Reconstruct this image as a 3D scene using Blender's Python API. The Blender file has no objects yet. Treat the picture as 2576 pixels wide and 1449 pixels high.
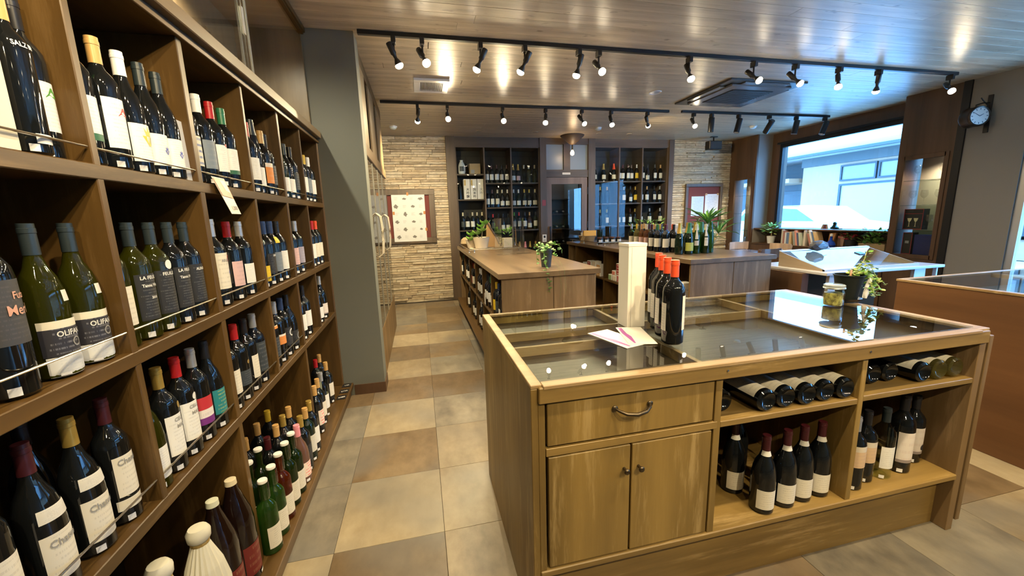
import bpy, bmesh, math, random
from mathutils import Vector, Matrix
PI = math.pi
random.seed(11)
SC = bpy.context.scene
COL = SC.collection

# ------------------------------------------------------------------ camera, world, exposure
cam_d = bpy.data.cameras.new('camera')
cam = bpy.data.objects.new('camera', cam_d); COL.objects.link(cam)
_r = Vector((0.973476, -0.226959, -0.028869)); _d = Vector((-0.067779, -0.165568, -0.983866)); _f = Vector((0.218518, 0.959727, -0.17656))
_m = Matrix((_r, -_d, -_f)).transposed().to_4x4(); _m.translation = (0, 0, 1.38)
cam.matrix_world = _m
cam_d.sensor_width = 36; cam_d.lens = 13.8757; cam_d.clip_start = .03; cam_d.clip_end = 200
SC.camera = cam
SC.view_settings.view_transform = 'Standard'; SC.view_settings.look = 'None'
SC.view_settings.gamma = 1; SC.view_settings.use_curve_mapping = False
SC.view_settings.exposure = 1.05
cy = SC.cycles
cy.max_bounces = 6; cy.diffuse_bounces = 4; cy.glossy_bounces = 3; cy.transmission_bounces = 4; cy.transparent_max_bounces = 14
cy.caustics_reflective = False; cy.caustics_refractive = False; cy.sample_clamp_indirect = 4; cy.sample_clamp_direct = 0
cy.use_denoising = True; cy.blur_glossy = .5
W = bpy.data.worlds.new('world'); SC.world = W; W.use_nodes = True
nt = W.node_tree; nt.nodes['Background'].inputs[1].default_value = 11
tc = nt.nodes.new('ShaderNodeTexCoord'); sp = nt.nodes.new('ShaderNodeSeparateXYZ'); cr = nt.nodes.new('ShaderNodeValToRGB')
nt.links.new(tc.outputs['Generated'], sp.inputs[0]); nt.links.new(sp.outputs[2], cr.inputs[0]); nt.links.new(cr.outputs[0], nt.nodes['Background'].inputs[0])
cr.color_ramp.elements[0].position = 0.0; cr.color_ramp.elements[0].color = (.16, .47, 1, 1)
cr.color_ramp.elements[1].position = .6; cr.color_ramp.elements[1].color = (.13, .43, 1, 1)

def portal(loc, rot, sx, sy):
    l = bpy.data.lights.new('portal', 'AREA'); l.shape = 'RECTANGLE'; l.size = sx; l.size_y = sy; l.cycles.is_portal = True
    o = bpy.data.objects.new('daylight_portal', l); COL.objects.link(o); o.location = loc; o.rotation_euler = rot
portal((6.36, 5.06, 1.76), (0, PI / 2, 0), 1.4, 1.8)
portal((6.04, .48, 1.23), (0, PI / 2, 0), 2.4, 4.7)

# ------------------------------------------------------------------ materials
_mats = {}
def mat(name, col=(.5, .5, .5), rough=.5, metal=0, emit=None, estr=1, coat=0, spec=None):
    if name in _mats: return _mats[name]
    m = bpy.data.materials.new(name); m.use_nodes = True; b = m.node_tree.nodes['Principled BSDF']
    b.inputs['Base Color'].default_value = (*col, 1); b.inputs['Roughness'].default_value = rough; b.inputs['Metallic'].default_value = metal
    if coat: b.inputs['Coat Weight'].default_value = coat; b.inputs['Coat Roughness'].default_value = .03
    if spec is not None: b.inputs['Specular IOR Level'].default_value = spec
    if emit: b.inputs['Emission Color'].default_value = (*emit, 1); b.inputs['Emission Strength'].default_value = estr
    _mats[name] = m; return m
def N(m, t, **k):
    n = m.node_tree.nodes.new(t)
    for a, v in k.items(): setattr(n, a, v)
    return n
def L(m, a, b): m.node_tree.links.new(a, b)
def ramp(m, fac, stops):
    r = N(m, 'ShaderNodeValToRGB'); e = r.color_ramp.elements
    while len(e) < len(stops): e.new(.5)
    for q, (p, c) in zip(e, stops): q.position = p; q.color = (*c, 1)
    L(m, fac, r.inputs[0]); return r.outputs[0]
def noise(m, vec, scale, detail=4, rough=.6):
    n = N(m, 'ShaderNodeTexNoise'); n.inputs['Scale'].default_value = scale; n.inputs['Detail'].default_value = detail; n.inputs['Roughness'].default_value = rough
    L(m, vec, n.inputs['Vector']); return n.outputs['Fac']
def coords(m, scale=(1, 1, 1), rand=0):
    t = N(m, 'ShaderNodeTexCoord'); mp = N(m, 'ShaderNodeMapping'); mp.inputs['Scale'].default_value = scale
    L(m, t.outputs['Object'], mp.inputs['Vector'])
    if rand:
        oi = N(m, 'ShaderNodeObjectInfo'); v = N(m, 'ShaderNodeVectorMath', operation='SCALE'); cx = N(m, 'ShaderNodeCombineXYZ')
        for k in range(3): L(m, oi.outputs['Random'], cx.inputs[k])
        L(m, cx.outputs[0], v.inputs[0]); v.inputs['Scale'].default_value = rand; L(m, v.outputs[0], mp.inputs['Location'])
    return mp.outputs[0]
def bump(m, h, s, d=.002):
    b = N(m, 'ShaderNodeBump'); b.inputs['Strength'].default_value = s; b.inputs['Distance'].default_value = d
    L(m, h, b.inputs['Height']); L(m, b.outputs[0], m.node_tree.nodes['Principled BSDF'].inputs['Normal'])
def mixc(m, fac, a, b, mode='MIX'):
    x = N(m, 'ShaderNodeMix', data_type='RGBA', blend_type=mode)
    if isinstance(fac, float): x.inputs[0].default_value = fac
    else: L(m, fac, x.inputs[0])
    for i, v in ((6, a), (7, b)):
        if isinstance(v, tuple): x.inputs[i].default_value = (*v, 1)
        else: L(m, v, x.inputs[i])
    return x.outputs[2]
def wood(name, dark, light, axis='z', rough=.45, fleck=None, var=.0):
    """stained timber with the grain along an axis, optional pale worn streaks"""
    if name in _mats: return _mats[name]
    m = mat(name, light, rough); b = m.node_tree.nodes['Principled BSDF']
    s = {'x': (1.2, 14, 14), 'y': (14, 1.2, 14), 'z': (14, 14, 1.2)}[axis]
    v = coords(m, s, 7 if var else 0)
    n1 = noise(m, v, 2.2, 5, .65); c = ramp(m, n1, [(.3, dark), (.7, light)])
    v2 = coords(m, tuple(q * .3 for q in s)); n2 = noise(m, v2, 1.3, 2); c = mixc(m, .55, c, ramp(m, n2, [(.3, tuple(q * .6 for q in dark)), (.7, tuple(min(1, q * 1.25) for q in light))]))
    if fleck:
        n3 = noise(m, v, 1.1, 6, .75); f = ramp(m, n3, [(.54, (0, 0, 0)), (.66, (1, 1, 1))])
        g = N(m, 'ShaderNodeMath', operation='MULTIPLY'); L(m, f, g.inputs[0]); g.inputs[1].default_value = .6
        c = mixc(m, g.outputs[0], c, fleck)
    if name == 'ceiling_plank_wood':
        nk = noise(m, coords(m, (4, 9, 9), 7), 1.6, 2); c = mixc(m, ramp(m, nk, [(.66, (0, 0, 0)), (.74, (.7, .7, .7))]), c, (.16, .11, .07))
    if var:
        oi = N(m, 'ShaderNodeObjectInfo'); mr = N(m, 'ShaderNodeMapRange'); mr.inputs[3].default_value = 1 - var; mr.inputs[4].default_value = 1 + var * .6
        L(m, oi.outputs['Random'], mr.inputs[0]); hv = N(m, 'ShaderNodeHueSaturation'); L(m, mr.outputs[0], hv.inputs['Value']); L(m, c, hv.inputs['Color']); c = hv.outputs[0]
    L(m, c, b.inputs['Base Color']); bump(m, n1, .25, .0015); return m
def glassy(name, tint=(1, 1, 1), ior=1.5, rough=.0):
    """clear sheet or vessel: tinted see-through plus Fresnel reflection"""
    if name in _mats: return _mats[name]
    m = bpy.data.materials.new(name); m.use_nodes = True; t = m.node_tree; t.nodes.clear()
    o = N(m, 'ShaderNodeOutputMaterial'); a = N(m, 'ShaderNodeBsdfTransparent'); a.inputs[0].default_value = (*tint, 1)
    g = N(m, 'ShaderNodeBsdfGlossy'); g.inputs['Roughness'].default_value = rough; g.inputs['Color'].default_value = (1, 1, 1, 1)
    f = N(m, 'ShaderNodeFresnel'); f.inputs[0].default_value = ior; x = N(m, 'ShaderNodeMixShader')
    geo = N(m, 'ShaderNodeNewGeometry'); mm = N(m, 'ShaderNodeMath', operation='MULTIPLY'); iv = N(m, 'ShaderNodeMath', operation='SUBTRACT')
    iv.inputs[0].default_value = 1; L(m, geo.outputs['Backfacing'], iv.inputs[1]); L(m, f.outputs[0], mm.inputs[0]); L(m, iv.outputs[0], mm.inputs[1])
    L(m, mm.outputs[0], x.inputs[0]); L(m, a.outputs[0], x.inputs[1]); L(m, g.outputs[0], x.inputs[2]); L(m, x.outputs[0], o.inputs[0])
    _mats[name] = m; return m
def filled(name, col, tr=.42):
    """tinted bottle with wine in it: partly see-through, partly glowing with scattered light"""
    m = mat(name, tuple(q * .22 for q in col), .04, spec=.7); b = m.node_tree.nodes['Principled BSDF']; o = m.node_tree.nodes['Material Output']
    t = N(m, 'ShaderNodeBsdfTransparent'); t.inputs[0].default_value = (*[min(1, q * 2.4) for q in col], 1); tl = N(m, 'ShaderNodeBsdfTranslucent'); tl.inputs[0].default_value = (*[min(1, q * 1.6) for q in col], 1)
    x = N(m, 'ShaderNodeMixShader'); x.inputs[0].default_value = tr; L(m, b.outputs[0], x.inputs[1]); L(m, t.outputs[0], x.inputs[2])
    y = N(m, 'ShaderNodeMixShader'); y.inputs[0].default_value = .05; L(m, x.outputs[0], y.inputs[1]); L(m, tl.outputs[0], y.inputs[2]); L(m, y.outputs[0], o.inputs[0]); return m
def label_mat(name, paper, ink=(.08, .07, .06), lines=13, top=None, bot=None, topf=.0, botf=.0, amount=.16):
    """printed paper: rows of small type, optional coloured band at the top and bottom"""
    if name in _mats: return _mats[name]
    m = mat(name, paper, .55); b = m.node_tree.nodes['Principled BSDF']
    uv = N(m, 'ShaderNodeTexCoord'); s = N(m, 'ShaderNodeSeparateXYZ'); L(m, uv.outputs['UV'], s.inputs[0]); U_, V_ = s.outputs[0], s.outputs[1]
    def M(op, a, b_=None, c_=None):
        n = N(m, 'ShaderNodeMath', operation=op)
        for i, q in enumerate((a, b_, c_)):
            if q is None: continue
            if isinstance(q, (int, float)): n.inputs[i].default_value = q
            else: L(m, q, n.inputs[i])
        return n.outputs[0]
    row = M('MULTIPLY', V_, lines); fr = M('FRACT', row); fl = M('FLOOR', row)
    band = M('MULTIPLY', M('GREATER_THAN', fr, .3), M('LESS_THAN', fr, .68))
    cx = N(m, 'ShaderNodeCombineXYZ'); L(m, M('MULTIPLY', U_, 46), cx.inputs[0]); L(m, M('MULTIPLY', fl, 7.3), cx.inputs[1])
    ch = M('GREATER_THAN', noise(m, cx.outputs[0], 1.0, 1), .46)
    cx2 = N(m, 'ShaderNodeCombineXYZ'); L(m, M('MULTIPLY', fl, 3.7), cx2.inputs[1]); wid = M('MULTIPLY', noise(m, cx2.outputs[0], 1.3, 1), .62)
    inside = M('LESS_THAN', M('ABSOLUTE', M('SUBTRACT', U_, .5)), wid)
    edge = M('MULTIPLY', M('LESS_THAN', M('ABSOLUTE', M('SUBTRACT', U_, .5)), .42), M('LESS_THAN', M('ABSOLUTE', M('SUBTRACT', V_, .5)), .44))
    f = M('MULTIPLY', M('MULTIPLY', M('MULTIPLY', band, ch), M('MULTIPLY', inside, edge)), amount)
    c = mixc(m, f, paper, ink)
    if top: c = mixc(m, M('GREATER_THAN', V_, 1 - topf), c, top)
    if bot: c = mixc(m, M('LESS_THAN', V_, botf), c, bot)
    L(m, c, b.inputs['Base Color']); return m

BR_D, BR_L = (.040, .020, .0045), (.112, .060, .015)
M_RACK = wood('rack_wood', BR_D, BR_L, 'y', .42, fleck=(.16, .095, .035))
M_RACKV = wood('rack_wood_upright', BR_D, BR_L, 'z', .42, fleck=(.16, .095, .035))
M_ISL = wood('island_wood', (.165, .100, .026), (.290, .185, .050), 'z', .45, fleck=(.44, .31, .13))
M_ISLX = wood('island_wood_rail', (.140, .084, .024), (.290, .185, .055), 'x', .45, fleck=(.46, .32, .14))
M_EDGE = wood('island_edge_wood', (.27, .17, .075), (.40, .27, .13), 'x', .45, fleck=(.5, .36, .2))
M_CNT = wood('counter_wood', (.130, .078, .030), (.225, .145, .070), 'z', .5, fleck=(.32, .22, .12))
M_CNTT = wood('counter_top_wood', (.110, .072, .040), (.195, .135, .080), 'y', .28)
M_TRIM = wood('dark_trim_wood', (.060, .040, .024), (.115, .080, .052), 'z', .45)
M_TRIMX = wood('dark_trim_wood_rail', (.060, .040, .024), (.115, .080, .052), 'x', .45)
M_DOORW = wood('door_wood', (.12, .075, .05), (.20, .13, .09), 'z', .45)
M_CABW = wood('cabinet_brown_wood', (.062, .030, .014), (.105, .055, .028), 'z', .45)
M_CAB2 = wood('counter_red_brown_wood', (.105, .045, .017), (.15, .07, .028), 'y', .4)
M_INT = mat('dark_interior', (.02, .018, .016), .6)
M_CEIL = wood('ceiling_plank_wood', (.36, .28, .19), (.70, .59, .43), 'x', .36, var=.10)
M_CEIL.node_tree.nodes['Principled BSDF'].inputs['Specular IOR Level'].default_value = .6
M_GREY = mat('grey_plaster', (.150, .158, .135), .7)
M_GREYW = mat('warm_grey_plaster', (.225, .205, .185), .7)
M_BLACK = mat('black_metal', (.012, .012, .014), .4, .3)
M_BLKP = mat('black_plastic', (.014, .015, .018), .35)
M_WHITE = mat('white_plastic', (.78, .78, .76), .4)
M_STEEL = mat('steel_rod', (.62, .58, .50), .25, 1)
M_BRONZE = mat('aged_bronze', (.11, .085, .055), .35, .9)
M_GLASS = glassy('clear_glass', (.97, .985, .975), 1.55)
M_TABLEG = glassy('table_glass', (.90, .93, .92), 2.1)
M_CASEG = glassy('cabinet_glass', (.92, .94, .94), 1.3)
M_DOORG = glassy('dark_door_glass', (.70, .74, .78), 1.7)
M_MIRR = glassy('wardrobe_glass', (.30, .30, .28), 3.4)
M_ACR = glassy('acrylic', (.95, .96, .96), 1.45)
M_BULB = mat('bulb_glow', (1, .9, .7), .4, emit=(1, .82, .55), estr=28)
M_COOL = mat('cool_lamp_glow', (1, 1, 1), .4, emit=(.95, .97, 1), estr=14)
M_LEAF = mat('leaf_green', (.16, .36, .06), .4); M_LEAFD = mat('dark_leaf_green', (.05, .16, .035), .4); M_LEAFY = mat('yellow_green_leaf', (.42, .52, .12), .45)
M_SOIL = mat('soil', (.10, .06, .03), .9)
for _m_, a, b_ in ((M_LEAF, (.10, .26, .03), (.26, .48, .10)), (M_LEAFD, (.03, .10, .02), (.10, .26, .06)), (M_LEAFY, (.28, .40, .08), (.58, .62, .22))):
    L(_m_, ramp(_m_, noise(_m_, coords(_m_), 30, 2), [(.35, a), (.65, b_)]), _m_.node_tree.nodes['Principled BSDF'].inputs['Base Color'])

def floor_mat(i, a, b_, c_):
    m = mat('floor_tile_%d' % i, a, .36); bs = m.node_tree.nodes['Principled BSDF']
    n1 = noise(m, coords(m, (1, 1, 1), 11), 2.4, 3, .5); n2 = noise(m, coords(m, (1.6, 1, 1), 17), 8, 6, .62)
    c = ramp(m, n1, [(.32, c_), (.5, a), (.68, b_)]); c = mixc(m, .48, c, ramp(m, n2, [(.30, c_), (.70, b_)]))
    n3 = noise(m, coords(m, (1, 1, 1), 23), 1.7, 2, .5); c = mixc(m, ramp(m, n3, [(.50, (0, 0, 0)), (.66, (.6, .6, .6))]), c, (.155, .15, .14))
    L(m, c, bs.inputs['Base Color']); return m
M_TILES = [floor_mat(0, (.32, .265, .175), (.41, .345, .24), (.215, .165, .10)), floor_mat(1, (.165, .112, .06), (.27, .20, .118), (.095, .06, .03)),
           floor_mat(2, (.235, .182, .115), (.35, .285, .19), (.13, .096, .058)), floor_mat(3, (.175, .152, .118), (.29, .255, .195), (.08, .072, .063)),
           floor_mat(4, (.13, .089, .048), (.21, .15, .088), (.076, .05, .026))]
def stone_mat(i, a, b_):
    m = mat('stone_%d' % i, a, .85); bs = m.node_tree.nodes['Principled BSDF']
    v = coords(m, (6, 20, 26), 9); n = noise(m, v, 2, 6, .7); L(m, ramp(m, n, [(.3, tuple(q * .55 for q in a)), (.5, a), (.72, b_)]), bs.inputs['Base Color']); bump(m, n, .8, .006); return m
M_STONES = [stone_mat(0, (.52, .44, .31), (.72, .64, .49)), stone_mat(1, (.46, .37, .25), (.62, .52, .37)), stone_mat(2, (.32, .26, .18), (.50, .42, .31)), stone_mat(3, (.50, .44, .33), (.72, .65, .52))]

# ------------------------------------------------------------------ mesh helpers
class MB:
    def __init__(s): s.v = []; s.f = []; s.uv = []; s.mi = []
    def add(s, vs, fs, uvs=None, mi=0):
        k = len(s.v); s.v += [tuple(v) for v in vs]
        for i, f in enumerate(fs): s.f.append([k + q for q in f]); s.uv.append(uvs[i] if uvs else None); s.mi.append(mi)
        return s
    def box(s, x0, x1, y0, y1, z0, z1, mi=0):
        v = [(x, y, z) for x in (x0, x1) for y in (y0, y1) for z in (z0, z1)]
        return s.add(v, [(0, 1, 3, 2), (4, 6, 7, 5), (0, 4, 5, 1), (2, 3, 7, 6), (0, 2, 6, 4), (1, 5, 7, 3)], mi=mi)
    def bbox(s, x0, x1, y0, y1, z0, z1, b=.002):
        bm = bmesh.new(); bmesh.ops.create_cube(bm, size=1)
        for v in bm.verts: v.co = ((x0 + x1) / 2 + v.co.x * (x1 - x0), (y0 + y1) / 2 + v.co.y * (y1 - y0), (z0 + z1) / 2 + v.co.z * (z1 - z0))
        bmesh.ops.bevel(bm, geom=bm.edges[:], offset=b, segments=1, affect='EDGES'); bm.verts.index_update()
        s.add([v.co[:] for v in bm.verts], [[v.index for v in f.verts] for f in bm.faces]); bm.free(); return s
    def lathe(s, prof, n=20, c=(0, 0, 0), M=None, a0=0, a1=2 * PI, uv=False):
        full = abs(a1 - a0 - 2 * PI) < 1e-6; m = n if full else n + 1; vs = []; fs = []; uvs = []
        for r, z in prof:
            for i in range(m):
                a = a0 + (a1 - a0) * i / n; p = Vector((r * math.cos(a), r * math.sin(a), z))
                if M is not None: p = M @ p
                vs.append((p.x + c[0], p.y + c[1], p.z + c[2]))
        K = len(prof)
        for j in range(K - 1):
            for i in range(n):
                i2 = (i + 1) % m; fs.append((j * m + i, j * m + i2, (j + 1) * m + i2, (j + 1) * m + i))
                if uv:
                    u0, u1 = i / n, (i + 1) / n; v0, v1 = j / (K - 1), (j + 1) / (K - 1); uvs.append([(u0, v0), (u1, v0), (u1, v1), (u0, v1)])
        return s.add(vs, fs, uvs if uv else None)
    def tube(s, pts, r, n=8, cap=True):
        pts = [Vector(p) for p in pts]; rs = r if isinstance(r, (list, tuple)) else [r] * len(pts); vs = []; fs = []
        for i, p in enumerate(pts):
            t = (pts[min(i + 1, len(pts) - 1)] - pts[max(i - 1, 0)]).normalized()
            u = t.cross(Vector((0, 0, 1)))
            if u.length < 1e-3: u = t.cross(Vector((0, 1, 0)))
            u.normalize(); w = t.cross(u)
            for k in range(n):
                a = 2 * PI * k / n; vs.append(p + (u * math.cos(a) + w * math.sin(a)) * rs[i])
        for i in range(len(pts) - 1):
            for k in range(n): fs.append((i * n + k, i * n + (k + 1) % n, (i + 1) * n + (k + 1) % n, (i + 1) * n + k))
        if cap: fs.append(tuple(range(n - 1, -1, -1))); fs.append(tuple((len(pts) - 1) * n + k for k in range(n)))
        return s.add(vs, fs)
    def prism(s, poly, axis, a, b):
        n = len(poly)
        def P(q, w): return {'x': (w, q[0], q[1]), 'y': (q[0], w, q[1]), 'z': (q[0], q[1], w)}[axis]
        vs = [P(q, a) for q in poly] + [P(q, b) for q in poly]
        return s.add(vs, [tuple(range(n)), tuple(range(2 * n - 1, n - 1, -1))] + [(i, i + n, (i + 1) % n + n, (i + 1) % n) for i in range(n)])
    def mesh(s, name, m, smooth=False, off=(0, 0, 0)):
        me = bpy.data.meshes.new(name)
        me.from_pydata([(v[0] - off[0], v[1] - off[1], v[2] - off[2]) for v in s.v], [], s.f)
        ms = m if isinstance(m, (list, tuple)) else [m]
        for q in ms: me.materials.append(q)
        if any(u for u in s.uv):
            l = me.uv_layers.new(name='UVMap')
            for p, u in zip(me.polygons, s.uv):
                if u:
                    for li, c in zip(p.loop_indices, u): l.data[li].uv = c
        if len(ms) > 1:
            for p, i in zip(me.polygons, s.mi): p.material_index = i
        bm = bmesh.new(); bm.from_mesh(me); 
        if not any(s.uv): bmesh.ops.recalc_face_normals(bm, faces=bm.faces)
        bm.to_mesh(me); bm.free()
        if smooth:
            me.shade_smooth()
            try: me.set_sharp_from_angle(angle=math.radians(40))
            except Exception: pass
        return me
ROOT = {}
def link(name, me, parent=None):
    o = bpy.data.objects.new(name, me); COL.objects.link(o)
    if parent is not None: o.parent = parent
    return o
def part(name, mb, m, parent, smooth=False, kind=None):
    """a part in world coordinates, stored relative to its thing's base"""
    off = ROOT.get(parent.name, (0, 0, 0)); o = link(name, mb.mesh(name, m, smooth, off), parent); ROOT[o.name] = off
    if kind: o['kind'] = kind
    return o
USED = {}
def tag(o, label, cat, group=None):
    assert label not in USED or group, label
    USED.setdefault(label, []).append(o.name)
    o['label'] = label; o['category'] = cat
    if group: o['group'] = group
    return o
def thing(name, label, cat, loc=(0, 0, 0), group=None, rz=None):
    o = bpy.data.objects.new(name, None); COL.objects.link(o); o.location = loc; o.rotation_euler = (0, 0, rz or 0); o.empty_display_size = .05
    ROOT[o.name] = tuple(loc) if rz is None else (0, 0, 0); return tag(o, label, cat, group)
def single(name, mb, m, label, cat, group=None, smooth=False, loc=(0, 0, 0)):
    o = link(name, mb.mesh(name, m, smooth, loc)); o.location = loc; ROOT[o.name] = tuple(loc); return tag(o, label, cat, group)
def struct(name, mb, m, parent=None):
    if parent is not None: return part(name, mb, m, parent)
    o = link(name, mb.mesh(name, m)); o['kind'] = 'structure'; ROOT[o.name] = (0, 0, 0); return o
def B(*a, mi=0): return MB().box(*a, mi=mi)

_txt = {}
def text2d(s, size, bold=0.0):
    k = (s, size, bold)
    if k in _txt: return _txt[k]
    c = bpy.data.curves.new('t', 'FONT'); c.body = s; c.size = size; c.align_x = 'CENTER'; c.align_y = 'CENTER'; c.resolution_u = 2; c.offset = bold
    o = bpy.data.objects.new('t', c); COL.objects.link(o); dg = bpy.context.evaluated_depsgraph_get(); me = bpy.data.meshes.new_from_object(o.evaluated_get(dg))
    r = ([v.co[:2] for v in me.vertices], [list(p.vertices) for p in me.polygons]); bpy.data.objects.remove(o); bpy.data.meshes.remove(me); _txt[k] = r; return r
def flat_text(s, size, o, ux, uy, bold=0.0):
    """text laid in the plane spanned by ux (reading direction) and uy (up)"""
    v, f = text2d(s, size, bold); o = Vector(o); ux = Vector(ux); uy = Vector(uy)
    return MB().add([o + ux * a + uy * b for a, b in v], f)

ZC = 2.70; YB = 6.82
# ------------------------------------------------------------------ floor and ceiling
fl = struct('floor', B(-1.3, 6.4, -2.3, 8.3, -.08, -.004), mat('floor_bed', (.05, .04, .03), .8))
T = .465; tcache = {}
def tile_mesh(mi, w, h):
    k = (mi, round(w, 3), round(h, 3))
    if k not in tcache: tcache[k] = MB().bbox(0, w - .0015, 0, h - .0015, -.004, 0, .0008).mesh('tile', M_TILES[mi])
    return tcache[k]
rt = random.Random(5)
light_at = {(-1, -1): 0, (-1, 0): 4, (-1, 1): 0, (-1, 2): 1, (-1, 3): 0, (-1, 4): 1, (0, 0): 2, (0, 1): 2, (0, 2): 2, (0, 3): 3, (0, 4): 4, (-1, 5): 2, (0, 5): 3, (-1, 6): 4, (0, 6): 1, (-1, 7): 0, (0, 7): 0, (-1, 8): 1, (0, 8): 4, (-2, 1): 3, (-2, 2): 3, (-2, 3): 3, (-2, 0): 0}
for ix in range(-3, 14):
    for iy in range(-8, 12):
        x0 = .02 + T * ix; y0 = 1.59 + T * (iy - 1); x1 = x0 + T; y1 = y0 + T
        if x0 < -1.25 or x0 > 6.2 or y0 > 6.8 or y0 < -2.1: continue
        if x0 < -.95 or (x0 > 3.1 and y1 < 1.6 and x0 > 4.4): pass
        mi = light_at.get((ix, iy), rt.choice((0, 1, 2, 2, 3, 4)))
        o = link('tile', tile_mesh(mi, T, T), fl); o.location = (x0, y0, 0)
ce = struct('ceiling', B(-1.3, 6.4, -2.3, 8.3, ZC + .012, ZC + .12), mat('ceiling_board', (.08, .06, .04), .7))
pw = .115; k = 0; y = -2.2; pcache = {}
while y < 6.9:
    x = -1.25 - rt.random() * 1.4; zz = 0
    while x < 6.35:
        ln = rt.choice((1.8, 2.4, 3.0)); a, b_ = max(x, -1.25), min(x + ln, 6.38)
        if b_ - a > .1:
            key = round(b_ - a, 2)
            if key not in pcache: pcache[key] = MB().bbox(0, key - .0008, 0, pw - .0018, 0, .012, .0008).mesh('plank', M_CEIL)
            o = link('plank', pcache[key], ce); o.location = (a, y, ZC + .0006 * rt.random())
        x += ln
    y += pw
# ------------------------------------------------------------------ walls
wl = struct('wall_left', B(-1.3, -1.14, -2.3, 7.2, 0, 2.72), M_GREY)
struct('trim_1', B(-1.14, -.36, 3.216, 3.40, 0, ZC), M_GREY)          # grey pillar at the end of the rack
struct('baseboard_pillar', MB().box(-.595, -.353, 3.209, 3.2155, 0, .085).box(-.3595, -.353, 3.2155, 3.42, 0, .085), M_CABW)
struct('wall_front', B(-1.3, 6.4, -2.4, -2.26, 0, 2.72), M_GREY)
# right wall: plaster with a glazed door toward the street, then cabinet, window bay, cabinet
wr = struct('wall_right', MB().box(5.95, 6.1, 2.86, 3.33, 0, ZC).box(5.95, 6.1, -1.9, 2.86, 2.45, ZC).box(5.95, 6.1, -2.3, -1.9, 0, ZC), M_GREYW)
struct('trim_2', B(5.93, 6.1, 3.331, 3.40, 0, ZC), M_BLACK)
wd = struct('window_2', MB().box(5.97, 6.03, 2.80, 2.86, 0, 2.45).box(5.97, 6.03, -1.9, -1.84, 0, 2.45).box(5.97, 6.03, -1.84, 2.80, 2.39, 2.45).box(5.97, 6.03, -1.84, 2.80, 0, .06).box(5.97, 6.03, 1.05, 1.11, .06, 2.39).box(5.97, 6.03, -.45, -.39, .06, 2.39), mat('silver_frame', (.55, .53, .5), .35, .6))  # unseen part of the glazing is enlarged to put more daylight on the ceiling
part('pane', B(5.995, 6.0, -1.84, 2.80, .06, 2.39), M_GLASS, wd)
ww = struct('wall_window', MB().box(6.3, 6.42, 3.95, 6.2, 0, 1.05).box(6.3, 6.42, 3.95, 6.2, 2.47, ZC).box(6.3, 6.42, 3.95, 4.12, 1.05, 2.47).box(6.3, 6.42, 5.97, 6.2, 1.05, 2.47), M_CABW)
wn = struct('window_3', MB().box(6.27, 6.33, 4.10, 5.99, 2.44, 2.50).box(6.27, 6.33, 4.10, 5.99, 1.03, 1.06).box(6.27, 6.33, 5.94, 5.99, 1.06, 2.44).box(6.27, 6.33, 4.10, 4.14, 1.06, 2.44).box(6.24, 6.30, 4.06, 6.03, 2.50, 2.53), M_BLACK)
part('window_sill', B(6.02, 6.3, 3.96, 6.17, 1.035, 1.055), M_CABW, wn)
part('pane', B(6.315, 6.32, 4.14, 5.94, 1.06, 2.44), M_GLASS, wn)
# back wall: stone cladding left and right, timber posts, units and cellar door
def stone_wall(name, x0, x1, seed):
    b = struct(name, B(x0, x1, YB + .02, 7.3, 0, ZC + .01), mat('stone_bed', (.20, .16, .11), .9))
    r = random.Random(seed); z = 0; k = 0; avg = (x1 - x0) / 3.9; cache = {}
    while z < ZC - .01:
        h = min(r.choice((.030, .036, .040, .046)), ZC - z); x = x0
        while x < x1 - .001:
            ln = r.uniform(.6, 1.5) * avg
            if x + ln > x1 - .09: ln = x1 - x
            dd = r.uniform(.004, .034); mi = r.choice((0, 0, 1, 1, 2, 3))
            j = [r.uniform(-.004, .004) for _ in range(4)]
            v = [(0, .03, 0), (ln, .03, 0), (ln, .03, h), (0, .03, h), (.002, -dd + j[0], .002), (ln - .002, -dd + j[1], .003), (ln - .003, -dd + j[2], h - .002), (.003, -dd + j[3], h - .003)]
            me = MB().add(v, [(4, 5, 6, 7), (0, 1, 5, 4), (1, 2, 6, 5), (2, 3, 7, 6), (3, 0, 4, 7)]).mesh('stone', M_STONES[mi])
            o = link('stone', me, b); o.location = (x, YB, z)
            x += ln
        z += h
    return b
stone_wall('wall_back_left', -.62, .505, 3)
stone_wall('wall_back_right', 4.70, 6.0, 8)
struct('wall_back', MB().box(-1.3, -.62, YB - .02, 7.3, 0, ZC).box(-1.3, 6.4, 8.25, 8.35, 0, ZC).box(2.1, 2.2, 7.25, 8.3, 0, ZC).box(3.0, 3.1, 7.25, 8.3, 0, ZC), M_GREY)
struct('trim_3', B(.505, .65, YB - .06, 7.2, 0, ZC), M_TRIM)
struct('trim_4', B(2.10, 2.215, YB - .05, 7.2, 0, ZC), M_TRIM)
struct('trim_5', B(3.0, 3.125, YB - .05, 7.2, 0, ZC), M_TRIM)
struct('trim_6', MB().box(4.605, 4.70, YB - .06, 7.2, 0, ZC), M_TRIM)
struct('trim_7', MB().box(.65, 2.10, YB - .03, 7.2, 2.545, ZC).box(3.125, 4.605, YB - .03, 7.2, 2.565, ZC), M_TRIMX)
struct('trim_8', MB().box(2.215, 3.0, YB - .03, 6.95, 2.60, ZC).box(2.215, 3.0, YB - .03, 6.95, 2.05, 2.17).box(2.545, 2.665, YB - .02, 6.9, 2.17, 2.60), M_TRIMX)
tp = struct('window_4', MB().box(2.215, 2.545, YB + .005, YB + .03, 2.17, 2.18).box(2.665, 3.0, YB + .005, YB + .03, 2.17, 2.18), M_TRIMX)
M_FROST = mat('frosted_pane', (.20, .26, .33), .35)
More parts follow.
